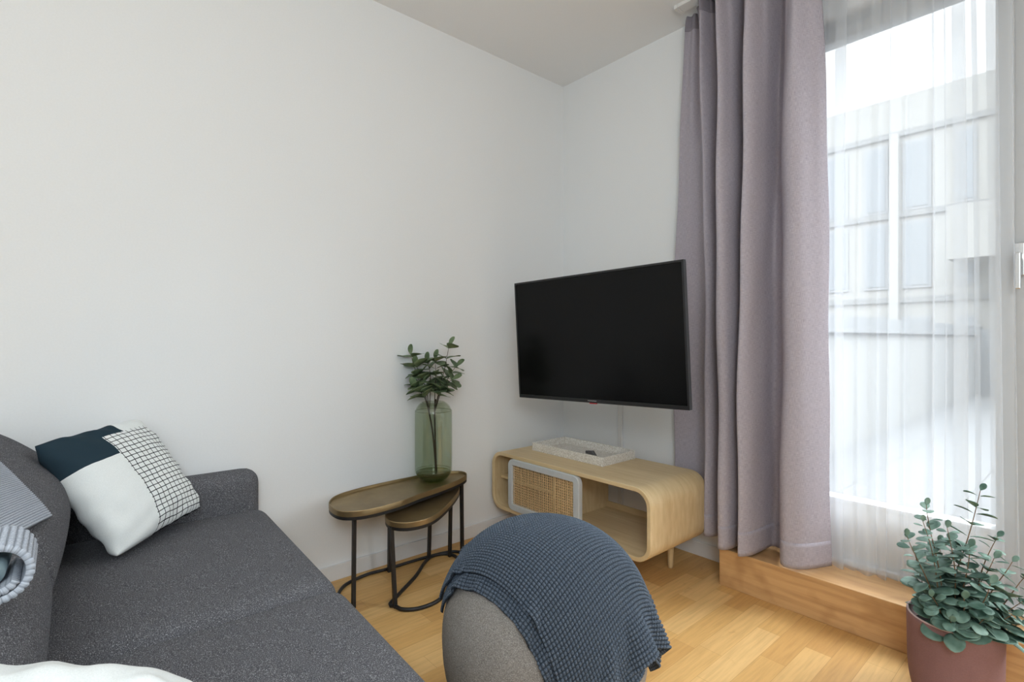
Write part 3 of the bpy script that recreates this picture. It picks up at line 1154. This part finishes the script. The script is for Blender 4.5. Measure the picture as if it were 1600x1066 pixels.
# ------------------------------------------------------------------ leaves
def leaf_geo(V, F, base, direc, normal, length, width, fold=0.18, curl=0.15):
    """one oval leaf with a folded midrib; appends to V, F lists"""
    d = Vector(direc).normalized()
    n = Vector(normal)
    n = (n - d * n.dot(d))
    if n.length < 1e-4:
        n = Vector((0.3, 0.2, 1)).cross(d)
    n.normalize()
    s = d.cross(n)
    prof = ((0.0, 0.03), (0.12, 0.34), (0.30, 0.78), (0.5, 1.0), (0.70, 0.97), (0.87, 0.72), (0.96, 0.40))
    k0 = len(V)
    for t, w in prof:
        m_ = Vector(base) + d * (t * length) - n * (curl * length * t * t)
        for q in (-1, -0.5, 0, 0.5, 1):
            V.append(tuple(m_ + s * (q * w * width * 0.5) + n * (fold * abs(q) * w * width * 0.5)))
    V.append(tuple(Vector(base) + d * length - n * (curl * length)))
    for i in range(len(prof) - 1):
        for q in range(4):
            a = k0 + i * 5 + q
            F.append((a, a + 1, a + 6, a + 5))
    e = k0 + (len(prof) - 1) * 5
    tip = len(V) - 1
    for q in range(4):
        F.append((e + q, e + q + 1, tip))


def foliage(name, V, F, mat, parent):
    me = bpy.data.meshes.new(name)
    me.from_pydata(V, [], F)
    me.update()
    o = link(name, me, mat, parent, smooth=True)
    so = o.modifiers.new('leaf_thickness', 'SOLIDIFY')
    so.thickness = 0.0007
    return o


def branch_leaves(V, F, curve, t0, t1, n, size, rs, droop=0.0, up=0.35, pair=True, taper=0.55, wide=1.0):
    """opposite pairs of leaves up a curve"""
    K = len(curve)
    for i in range(n):
        t = t0 + (t1 - t0) * i / max(1, n - 1)
        k = min(int(t * (K - 1)), K - 2)
        p = Vector(curve[k])
        ax_ = (Vector(curve[k + 1]) - Vector(curve[k])).normalized()
        ang = i * 1.57 + rs.uniform(-0.4, 0.4)
        e = Vector((1, 0, 0)) - ax_ * ax_.x
        e.normalize()
        f = ax_.cross(e)
        sz = size * (1 - taper * (t - t0) / max(1e-3, t1 - t0)) * rs.uniform(0.8, 1.15)
        for sgn in ((1, -1) if pair else (1,)):
            dr = (e * math.cos(ang) + f * math.sin(ang)) * sgn + ax_ * (up + rs.uniform(-0.15, 0.25)) + Vector((0, 0, -droop))
            leaf_geo(V, F, p + dr.normalized() * 0.004, dr, ax_ + Vector((rs.uniform(-.3, .3), rs.uniform(-.3, .3), 0.3)), sz, sz * wide * rs.uniform(0.74, 0.9), 0.15, rs.uniform(0.0, 0.25))
    # terminal leaf
    p = Vector(curve[-1])
    ax_ = (Vector(curve[-1]) - Vector(curve[-2])).normalized()
    leaf_geo(V, F, p, ax_ + Vector((0.3, 0.1, 0)), Vector((0.2, -0.5, 0.5)), size * (1 - taper) * 0.8, size * (1 - taper) * 0.5)


# image-right and towards-camera directions on the floor plan
RIGHT = Vector((0.655, 0.756, 0))
TOWARD = Vector((0.756, -0.655, 0))

rs = random.Random(11)
spr = thing('eucalyptus_sprig', 'dark green eucalyptus sprig standing in the green glass vase', 'eucalyptus sprig', (VX, VY, VZ + 0.05))
SV, SF = [], []
stem_paths = [
    # (offset right, offset toward, z) relative to the vase base centre, z above 0.05
    [(0.012, 0.0, 0.0), (0.0, 0.005, 0.17), (-0.022, 0.0, 0.30), (-0.035, 0.005, 0.36)],
    [(0.016, 0.01, 0.0), (0.008, 0.0, 0.20), (0.006, 0.0, 0.32), (0.012, 0.0, 0.37)],
]
twigs = [
    [(-0.022, 0.0, 0.30), (-0.045, 0.0, 0.40), (-0.085, 0.01, 0.50), (-0.115, 0.015, 0.60)],
    [(-0.022, 0.0, 0.30), (-0.03, 0.02, 0.40), (-0.055, 0.02, 0.48), (-0.085, 0.02, 0.545)],
    [(-0.022, 0.0, 0.30), (-0.02, -0.02, 0.40), (-0.02, -0.02, 0.50), (-0.035, -0.015, 0.56)],
    [(0.006, 0.0, 0.30), (0.01, 0.02, 0.40), (0.015, 0.02, 0.50), (0.01, 0.02, 0.575)],
    [(0.006, 0.0, 0.30), (0.03, 0.0, 0.42), (0.06, 0.0, 0.54), (0.08, 0.0, 0.645)],
    [(0.006, 0.0, 0.30), (0.035, -0.01, 0.40), (0.075, -0.01, 0.48), (0.115, -0.01, 0.54)],
    [(0.006, 0.0, 0.30), (0.03, 0.03, 0.39), (0.06, 0.03, 0.44), (0.10, 0.03, 0.475)],
    [(-0.022, 0.0, 0.30), (-0.04, 0.03, 0.38), (-0.06, 0.03, 0.41), (-0.085, 0.035, 0.44)],
]


def to_world(path):
    return [tuple(RIGHT * a + TOWARD * b2 + Vector((0, 0, z))) for a, b2, z in path]


for sp_ in stem_paths:
    cv = spline(to_world(sp_), 24)
    tube('stem', [tuple(p) for p in cv], 0.0042, M['stem_dark'], spr, 7)
for tw_ in twigs:
    cv = spline(to_world(tw_), 24)
    tube('twig', [tuple(p) for p in cv], list(np.linspace(0.0024, 0.001, 24)), M['stem_dark'], spr, 6)
    branch_leaves(SV, SF, [tuple(p) for p in cv], 0.36, 0.97, 5, 0.082, rs, droop=0.1, up=0.5, taper=0.15, wide=1.15)
foliage('foliage', SV, SF, M['leaf_dark'], spr)

# ------------------------------------------------------------------ pot plant
PX, PY = 2.092, -0.417
plant = thing('potted_eucalyptus', 'blue green eucalyptus plant in a mauve clay pot by the step', 'potted plant', (PX, PY, 0))
bm = bmesh.new()
po = spline([(0.0, 0.0), (0.085, 0.0), (0.100, 0.008), (0.111, 0.04), (0.118, 0.10), (0.120, 0.20), (0.121, 0.262)], 40)
po[:, 0] = np.maximum(po[:, 0], 0)
po[0, 0] = 0
add_lathe(bm, [tuple(p) for p in po] + [(0.119, 0.2645)], 72)
bm_obj('pot', bm, M['pot'], plant, True)
bm = bmesh.new()
add_lathe(bm, [(0.1195, 0.262), (0.1205, 0.2655), (0.118, 0.2675), (0.1145, 0.2665), (0.113, 0.262), (0.112, 0.20)], 72)
bm_obj('pot_rim', bm, M['pot_rim'], plant, True)
bm = bmesh.new()
add_lathe(bm, [(0.0, 0.222), (0.05, 0.224), (0.1125, 0.215), (0.1125, 0.19), (0, 0.19)], 48)
bm_obj('soil', bm, M['soil'], plant, True)
rs = random.Random(5)
PV, PF = [], []
# (right, toward, z) tips, relative to the pot axis
tips = [((-0.02, -0.02), (0.105, -0.02, 0.66), 11, 0.058), ((-0.03, 0.0), (-0.085, 0.0, 0.62), 10, 0.052), ((-0.04, 0.02), (-0.115, 0.02, 0.575), 9, 0.046),
        ((-0.06, 0.02), (-0.160, 0.02, 0.53), 8, 0.050), ((0.0, 0.02), (-0.035, 0.02, 0.555), 9, 0.055), ((0.02, 0.0), (0.085, 0.04, 0.47), 7, 0.062),
        ((0.04, 0.0), (0.135, 0.0, 0.52), 8, 0.054), ((0.05, 0.02), (0.150, 0.03, 0.455), 7, 0.054), ((0.05, 0.03), (0.185, 0.05, 0.42), 6, 0.05),
        ((0.04, 0.04), (0.13, 0.09, 0.36), 6, 0.058), ((0.0, 0.05), (0.02, 0.10, 0.42), 6, 0.066), ((-0.02, 0.04), (-0.05, 0.09, 0.37), 6, 0.062),
        ((-0.04, 0.03), (-0.12, 0.06, 0.36), 5, 0.058), ((0.03, 0.05), (0.07, 0.115, 0.335), 5, 0.062), ((-0.01, 0.06), (-0.01, 0.115, 0.32), 5, 0.062),
        ((0.0, -0.03), (0.04, -0.10, 0.46), 7, 0.06), ((-0.03, -0.03), (-0.06, -0.09, 0.43), 7, 0.055), ((0.01, 0.01), (0.02, 0.03, 0.50), 8, 0.06),
        ((0.05, 0.05), (0.12, 0.10, 0.30), 4, 0.056), ((-0.05, 0.05), (-0.09, 0.10, 0.305), 4, 0.056)]
for (bx, by), tip, n, sz in tips:
    bz = 0.205
    mid = ((bx * 0.55 + tip[0] * 0.45) * 0.92, (by * 0.5 + tip[1] * 0.5), bz + (tip[2] - bz) * 0.5)
    path = to_world([(bx, by, bz), mid, tip])
    cv = spline(path, 26)
    cv[:, 0] += 0.004 * np.sin(np.linspace(0, 7, 26) + tip[0] * 90)
    tube('stem', [tuple(p) for p in cv], list(np.linspace(0.0027, 0.0009, 26)), M['stem'], plant, 6)
    branch_leaves(PV, PF, [tuple(p) for p in cv], 0.30 if tip[2] > 0.4 else 0.5, 0.98, n, sz * 1.4, rs, up=0.28, taper=0.58)
foliage('foliage', PV, PF, M['leaf_blue'], plant)

# ------------------------------------------------------------------ sofa
SROT = math.radians(-2.5)
SPIV = Vector((0.14, -1.92, 0))
sofa = thing('sofa', 'charcoal grey fabric two seat sofa holding two pillows and a rolled blanket', 'sofa', (0, 0, 0), (0, 0, SROT))
sofa.location = SPIV + Matrix.Rotation(SROT, 3, 'Z') @ (Vector((1.0, -2.4, 0)) - SPIV)
SO = Vector((1.0, -2.4, 0))


def srb(name, x0, x1, y0, y1, z0, z1, r, **kw):
    return rbox(name, x0 - SO.x, x1 - SO.x, y0 - SO.y, y1 - SO.y, z0, z1, r, M['sofa'], sofa, **kw)


SEAT_Z = 0.465
srb('seat_cushion', 0.142, 1.000, -2.66, -1.918, 0.30, SEAT_Z, 0.055, bulge=(0, 0, 0.012), n=34)
srb('seat_cushion', 1.000, 1.860, -2.66, -1.918, 0.30, SEAT_Z, 0.055, bulge=(0, 0, 0.012), n=34)
srb('base_frame', 0.03, 1.97, -2.90, -1.95, 0.13, 0.31, 0.03, n=12)
srb('armrest', 0.022, 0.145, -2.86, -1.935, 0.20, 0.612, 0.058, n=24)
srb('armrest', 1.857, 1.98, -2.86, -1.935, 0.20, 0.612, 0.058, n=24)
# back cushions: shaped profile extruded along x
BP = [(-2.64, 0.40), (-2.572, 0.47), (-2.552, 0.55), (-2.527, 0.61), (-2.525, 0.66), (-2.550, 0.728), (-2.615, 0.790), (-2.682, 0.842), (-2.745, 0.874), (-2.82, 0.872), (-2.878, 0.82),
      (-2.900, 0.72), (-2.900, 0.55), (-2.88, 0.42), (-2.78, 0.385)]
BPc = resample(spline(BP, 300, True), 96, True)


def back_cushion(x0, x1):
    c = np.array([-2.73, 0.62])
    n = 60
    t = np.linspace(0, 1, n)
    x = x0 + (x1 - x0) * t
    dist = np.minimum(x - x0, x1 - x)
    rr = 0.05
    sh = np.where(dist < rr, rr - np.sqrt(np.maximum(0, rr ** 2 - (rr - dist) ** 2)), 0)
    d = BPc - c
    ln = np.linalg.norm(d, axis=1, keepdims=True)
    V = []
    for i in range(n):
        Q = c + d * (1 - sh[i] * 0.9 / ln)
        Q[:, 0] += 0.010 * (math.sin(PI * t[i]) - 0.6) * np.clip((Q[:, 0] + 2.70) / 0.12, 0, 1)
        for q in Q:
            V.append((x[i] - SO.x, q[0] - SO.y, q[1]))
    F = []
    m_ = len(BPc)
    for i in range(n - 1):
        for k in range(m_):
            k2 = (k + 1) % m_
            F.append((i * m_ + k, i * m_ + k2, (i + 1) * m_ + k2, (i + 1) * m_ + k))
    F.append(tuple(range(m_ - 1, -1, -1)))
    F.append(tuple((n - 1) * m_ + k for k in range(m_)))
    me = bpy.data.meshes.new('back_cushion')
    me.from_pydata(V, [], F)
    me.update()
    return autosmooth(link('back_cushion', me, M['sofa'], sofa), 60)


back_cushion(0.146, 1.000)
back_cushion(1.000, 1.856)
for x, y in ((0.12, -2.82), (0.12, -2.03), (1.88, -2.82), (1.88, -2.03)):
    bm = bmesh.new()
    add_lathe(bm, [(0, 0), (0.018, 0), (0.024, 0.135), (0, 0.135)], 20, (x - SO.x, y - SO.y))
    bm_obj('leg', bm, M['black_metal'], sofa, True)


# ------------------------------------------------------------------ pillows
def pillow_mesh(name, w, h, th, n=44, seed=0, wrinkle=0.004, pinch=0.06):
    """two bulged faces; local x right, y up, +z is the front. UV: u right, v down"""
    rs_ = np.random.RandomState(seed)
    ph = rs_.uniform(0, 6.28, 8)
    u = np.linspace(-1, 1, n)
    A, B = np.meshgrid(u, u, indexing='ij')
    A = np.sign(A) * (1 - (1 - np.abs(A)) ** 1.25)
    B = np.sign(B) * (1 - (1 - np.abs(B)) ** 1.25)
    px = A * w / 2 * (1 - pinch * (1 - B ** 2) * np.abs(A) ** 1.5)
    py = B * h / 2 * (1 - pinch * (1 - A ** 2) * np.abs(B) ** 1.5)
    ck = 1 - 0.035 * (np.abs(A) * np.abs(B)) ** 5
    px, py = px * ck, py * ck
    th_ = th / 2 * np.power(np.clip((1 - np.abs(A) ** 2.6) * (1 - np.abs(B) ** 2.6), 0, 1), 0.46)
    edge = np.exp(-((1 - np.maximum(np.abs(A), np.abs(B))) / 0.28) ** 2)
    wr = wrinkle * (np.sin(A * 15 + B * 5 + ph[0]) * 0.5 + np.sin(B * 19 - A * 6 + ph[1]) * 0.5 + np.sin((A + B) * 11 + ph[2]) * 0.4) * (0.3 + edge)
    inside = (np.maximum(np.abs(A), np.abs(B)) < 0.999)
    zf = th_ + wr * inside * np.minimum(1, th_ / 0.02)
    zb = -th_ + wr * inside * np.minimum(1, th_ / 0.02)
    V = np.concatenate([np.stack([px, py, zf], -1).reshape(-1, 3), np.stack([px, py, zb], -1).reshape(-1, 3)])
    uv = np.stack([(A + 1) / 2, 1 - (B + 1) / 2], -1).reshape(-1, 2)
    F = np.concatenate([grid_faces(n, n), grid_faces(n, n, off=n * n, flip=True)])
    me = mesh_np(name, V, F, np.concatenate([uv, uv]))
    bm = bmesh.new()
    bm.from_mesh(me)
    bmesh.ops.remove_doubles(bm, verts=bm.verts, dist=1e-6)
    bmesh.ops.recalc_face_normals(bm, faces=bm.faces)
    bm.to_mesh(me)
    bm.free()
    return me


def frame_matrix(origin, xdir, ydir):
    x = Vector(xdir).normalized()
    y = Vector(ydir)
    y = (y - x * y.dot(x)).normalized()
    z = x.cross(y)
    return Matrix(((x.x, y.x, z.x, origin[0]), (x.y, y.y, z.y, origin[1]), (x.z, y.z, z.z, origin[2]), (0, 0, 0, 1)))


c0 = [Vector(p) for p in ((0.30, -2.640, 0.81), (0.06, -2.378, 0.836), (0.152, -2.19, 0.505), (0.45, -2.42, 0.50))]   # TL TR BR BL
pc = sum(c0, Vector()) / 4
xd = (c0[1] - c0[0]) + (c0[2] - c0[3])
yd = (c0[0] - c0[3]) + (c0[1] - c0[2])
pil = link('throw_pillow', pillow_mesh('throw_pillow', 0.41, 0.42, 0.17, seed=4, pinch=0.045, wrinkle=0.005), M['print'], smooth=True)
pil.matrix_world = frame_matrix(pc + Vector((0.02, 0.02, 0.01)), xd, yd)
tag(pil, 'square pillow with slate block, white ground and black grid by the armrest', 'pillow')

pil2 = link('throw_pillow', pillow_mesh('throw_pillow_white', 0.33, 0.30, 0.12, seed=9, wrinkle=0.004), M['white_cotton'], smooth=True)
pA, pB = Vector((1.500, -2.700, 0.752)), Vector((1.705, -2.465, 0.742))
pdn = Vector((-0.10, 0.13, -0.25))
pil2.matrix_world = frame_matrix((pA + pB) / 2 + pdn / 2, pA - pB, -pdn)
tag(pil2, 'plain white pillow lying on the sofa seat at the bottom edge', 'pillow')


# ------------------------------------------------------------------ knit relief
def waffle(U, V, pitch, amp):
    a = np.abs(np.sin(PI * U / pitch))
    c = np.abs(np.sin(PI * V / (pitch * 0.86)))
    return amp * ((a * c) ** 0.55 - 0.6)


def upsample(P, fu, fv):
    nu, nv = P.shape[:2]

    def cr(Pa, m):
        K = Pa.shape[0]
        t = np.linspace(0, K - 1, m)
        k = np.minimum(t.astype(int), K - 2)
        f = (t - k)[:, None, None]
        g_ = lambda i: Pa[np.clip(i, 0, K - 1)]
        p0, p1, p2, p3 = g_(k - 1), g_(k), g_(k + 1), g_(k + 2)
        return 0.5 * (2 * p1 + (p2 - p0) * f + (2 * p0 - 5 * p1 + 4 * p2 - p3) * f * f + (3 * p1 - p0 - 3 * p2 + p3) * f ** 3)
    P = cr(P, fu)
    P = cr(P.transpose(1, 0, 2), fv).transpose(1, 0, 2)
    return P


# ------------------------------------------------------------------ pale knit blanket over the sofa back
bl = thing('knit_blanket', 'pale blue knitted blanket rolled over the sofa back at the left', 'blanket', (1.2, -2.65, 0.76))
bo = np.array([1.2, -2.65, 0.76])
# arc-length parametrisation of the cushion front, going up and over
fp = resample(spline(BP[3:12], 400), 400)
fd = np.r_[0, np.cumsum(np.linalg.norm(np.diff(fp, axis=0), axis=1))]


def on_back(x, s, lift):
    y = np.interp(s, fd, fp[:, 0])
    z = np.interp(s, fd, fp[:, 1])
    ds = 0.01
    ty = np.interp(s + ds, fd, fp[:, 0]) - np.interp(s - ds, fd, fp[:, 0])
    tz = np.interp(s + ds, fd, fp[:, 1]) - np.interp(s - ds, fd, fp[:, 1])
    ln = np.hypot(ty, tz) + 1e-9
    ny, nz_ = tz / ln, -ty / ln
    y2, z2 = y + ny * lift, z + nz_ * lift
    cs, sn = math.cos(SROT), math.sin(SROT)
    dx, dy = x - SPIV.x, y2 - SPIV.y
    return np.stack([SPIV.x + cs * dx - sn * dy, SPIV.y + sn * dx + cs * dy, z2], -1)


s_at = lambda z: float(np.interp(z, fp[:80, 1], fd[:80]))
sA = s_at(0.742)
a_, b_ = np.meshgrid(np.linspace(0, 1, 260), np.linspace(0, 1, 560), indexing='ij')
X_ = 0.84 - 0.30 * a_ + 0.80 * b_
S_ = sA + 0.19 * a_ + 0.17 * b_
Pb = on_back(X_, S_, 0.010)
uvb = np.stack([a_ * 0.36, b_ * 0.95], -1)
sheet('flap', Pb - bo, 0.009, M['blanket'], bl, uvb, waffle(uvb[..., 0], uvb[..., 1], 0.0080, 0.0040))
# rolled edge: open spiral along x
th_ = np.linspace(-2.2, 2 * PI * 1.25 - 2.2, 230)
rad = np.linspace(0.040, 0.026, 230)
ry, rz = -2.622, 0.828
xs = np.linspace(0, 1, 110)
T_, K_ = np.meshgrid(np.arange(230), xs, indexing='ij')
RR = rad[T_]
Xr = 1.325 + 0.10 * K_
Pr = np.stack([Xr, ry + RR * np.cos(th_[T_]), rz + RR * np.sin(th_[T_])], -1)
arc = np.r_[0, np.cumsum(rad[:-1] * np.diff(th_))]
uvr = np.stack([arc[T_], K_ * 0.10], -1)
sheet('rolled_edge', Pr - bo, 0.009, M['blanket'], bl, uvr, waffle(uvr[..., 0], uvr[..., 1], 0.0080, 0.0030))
bm = bmesh.new()
add_tube(bm, [(1.405 - bo[0], ry - 0.006 - bo[1], rz - 0.006 - bo[2]), (1.33 - bo[0], ry - 0.004 - bo[1], rz - 0.004 - bo[2])], [0.016, 0.017], 16)
bm_obj('inner_roll', bm, M['lining'], bl, True)

# ------------------------------------------------------------------ pouf
PFX, PFY = 1.352, -1.505
PR, PH = 0.290, 0.300                       # horizontal radius, half height
pouf = thing('pouf', 'round taupe fabric pouf under a slate blue throw', 'pouf', (PFX, PFY, 0))
bm = bmesh.new()
pp = []
for k in range(41):
    a = -PI / 2 + PI * k / 40
    r = PR * math.copysign(abs(math.cos(a)) ** 0.86, 1)
    z = PH + PH * math.copysign(abs(math.sin(a)) ** 0.95, math.sin(a))
    pp.append((max(r, 0) if 0 < k < 40 else 0.0, z))
add_lathe(bm, pp, 72)
bm_obj('cover', bm, M['pouf'], pouf, True)
# curved stitched seams
for off in (0.0, PI / 2):
    path = []
    for k in range(60):
        a = 2 * PI * k / 60
        cz = math.sin(a)
        cr_ = math.cos(a)
        rr = PR * math.copysign(abs(cr_) ** 0.86, cr_)
        zz = PH + PH * math.copysign(abs(cz) ** 0.95, cz)
        tilt = 0.9
        path.append((rr * math.cos(off + tilt), rr * math.sin(off + tilt), zz))
    bm = bmesh.new()
    add_tube(bm, path, 0.0022, 6, False, True)
    bm_obj('seam', bm, M['pouf'], pouf, True)


# ------------------------------------------------------------------ slate throw draped on the pouf (cloth relaxed here)
def drape(Lu, Lv, nu, nv, start, rad, half, steps=200, seed=1):
    """position-based cloth over an ellipsoid; start(u,v)->xyz flat sheet"""
    u = np.linspace(0, 1, nu)
    v = np.linspace(0, 1, nv)
    A, B = np.meshgrid(u, v, indexing='ij')
    X = start(A * Lu, B * Lv)
    rs_ = np.random.RandomState(seed)
    X0 = X.reshape(-1, 3).copy()
    X = X + rs_.normal(0, 0.0006, X.shape)
    Xp = X.copy()
    su, sv = Lu / (nu - 1), Lv / (nv - 1)
    cons = []

    def addc(di, dj, stiff):
        rest = math.hypot(di * su, dj * sv)
        for pa in range(2):
            for pb in range(2):
                i0 = np.arange(nu)
                j0 = np.arange(nv)
                ii, jj = np.meshgrid(i0, j0, indexing='ij')
                ok = (ii + di < nu) & (jj + dj < nv) & (jj + dj >= 0)
                if abs(di):
                    ok &= ((ii // abs(di)) % 2 == pa)
                elif pa:
                    continue
                if abs(dj):
                    ok &= ((jj // abs(dj)) % 2 == pb)
                elif pb:
                    continue
                a = (ii * nv + jj)[ok]
                c_ = ((ii + di) * nv + jj + dj)[ok]
                if len(a):
                    cons.append((a, c_, np.linalg.norm(X0[c_] - X0[a], axis=1), stiff))
    addc(1, 0, 1.0)
    addc(0, 1, 1.0)
    addc(1, 1, 0.35)
    addc(1, -1, 0.35)
    addc(2, 0, 0.30)
    addc(0, 2, 0.30)
    addc(4, 0, 0.10)
    addc(0, 4, 0.10)
    C = np.array([PFX, PFY, PH])
    X = X.reshape(-1, 3)
    Xp = Xp.reshape(-1, 3)
    g_ = np.array([0, 0, -9.8])
    dt = 1 / 90
    for it in range(steps):
        Vv = (X - Xp) * 0.965
        Xp = X.copy()
        X = X + Vv + g_ * dt * dt
        for sub in range(10):
            for a, c_, rest, st in cons:
                d = X[c_] - X[a]
                ln = np.linalg.norm(d, axis=1)
                k = (0.5 * st * (ln - rest) / (ln + 1e-9))[:, None] * d
                X[a] += k
                X[c_] -= k
        # ellipsoid contact (with the pouf's slightly square shoulders) and friction
        q = (X - C) / np.array([rad, rad, half])
        rh = np.hypot(q[:, 0], q[:, 1])
        f = (rh ** 2.25 + np.abs(q[:, 2]) ** 2.15) ** (1 / 2.2)
        ins = f < 1.0
        if ins.any():
            Xi = C + (X[ins] - C) / f[ins][:, None]
            nn = q[ins] / np.array([rad, rad, half])
            nn /= np.linalg.norm(nn, axis=1, keepdims=True)
            dd = Xi - Xp[ins]
            dn = (dd * nn).sum(1, keepdims=True) * nn
            X[ins] = Xp[ins] + dn + (dd - dn) * 0.06
            Xp[ins] = X[ins]
        fl = X[:, 2] < 0.012
        X[fl, 2] = 0.012
        Xp[fl, :2] = X[fl, :2]
    return X.reshape(nu, nv, 3)


E1 = (RIGHT + TOWARD).normalized()            # along the throw, towards the viewer's right
E2 = (RIGHT - TOWARD).normalized()            # across it
E1n, E2n = np.array(E1), np.array(E2)


def flat_start(u0, v0, z, Lu, ua, ub, Lv):
    """flat sheet whose far end runs from ua (first hem) to ub (other hem)"""
    def f(u, v):
        e = ua + (ub - ua) * v / Lv
        u = u / Lu * (e - u0) + 0.0
        p = np.array([PFX, PFY, z]) + (u0 + u)[..., None] * E1n + (v0 + v)[..., None] * E2n
        return p
    return f


def build_throw():
    Lu, Lv = 0.72, 0.66
    top_ = drape(Lu, Lv, 66, 44, flat_start(-0.30, -0.245, 0.65, Lu, 0.46, 0.36, Lv), PR + 0.020, PH + 0.020)
    low_ = drape(Lu, 0.36, 64, 24, flat_start(-0.29, -0.268, 0.635, Lu, 0.47, 0.41, 0.36), PR + 0.008, PH + 0.008, seed=2)
    th = thing('waffle_throw', 'slate blue waffle knit throw draped over the round pouf', 'throw', (PFX, PFY, 2 * PH))
    o_ = np.array([PFX, PFY, 2 * PH])
    for nm, G, lu, lv, nu, nv in (('upper_layer', top_, Lu, Lv, 600, 540), ('lower_layer', low_, Lu, 0.36, 520, 240)):
        Gs = upsample(G, nu, nv)
        a, c_ = np.meshgrid(np.linspace(0, lu, nu), np.linspace(0, lv, nv), indexing='ij')
        uv_ = np.stack([a, c_], -1)
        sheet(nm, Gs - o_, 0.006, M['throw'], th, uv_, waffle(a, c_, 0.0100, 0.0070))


build_throw()
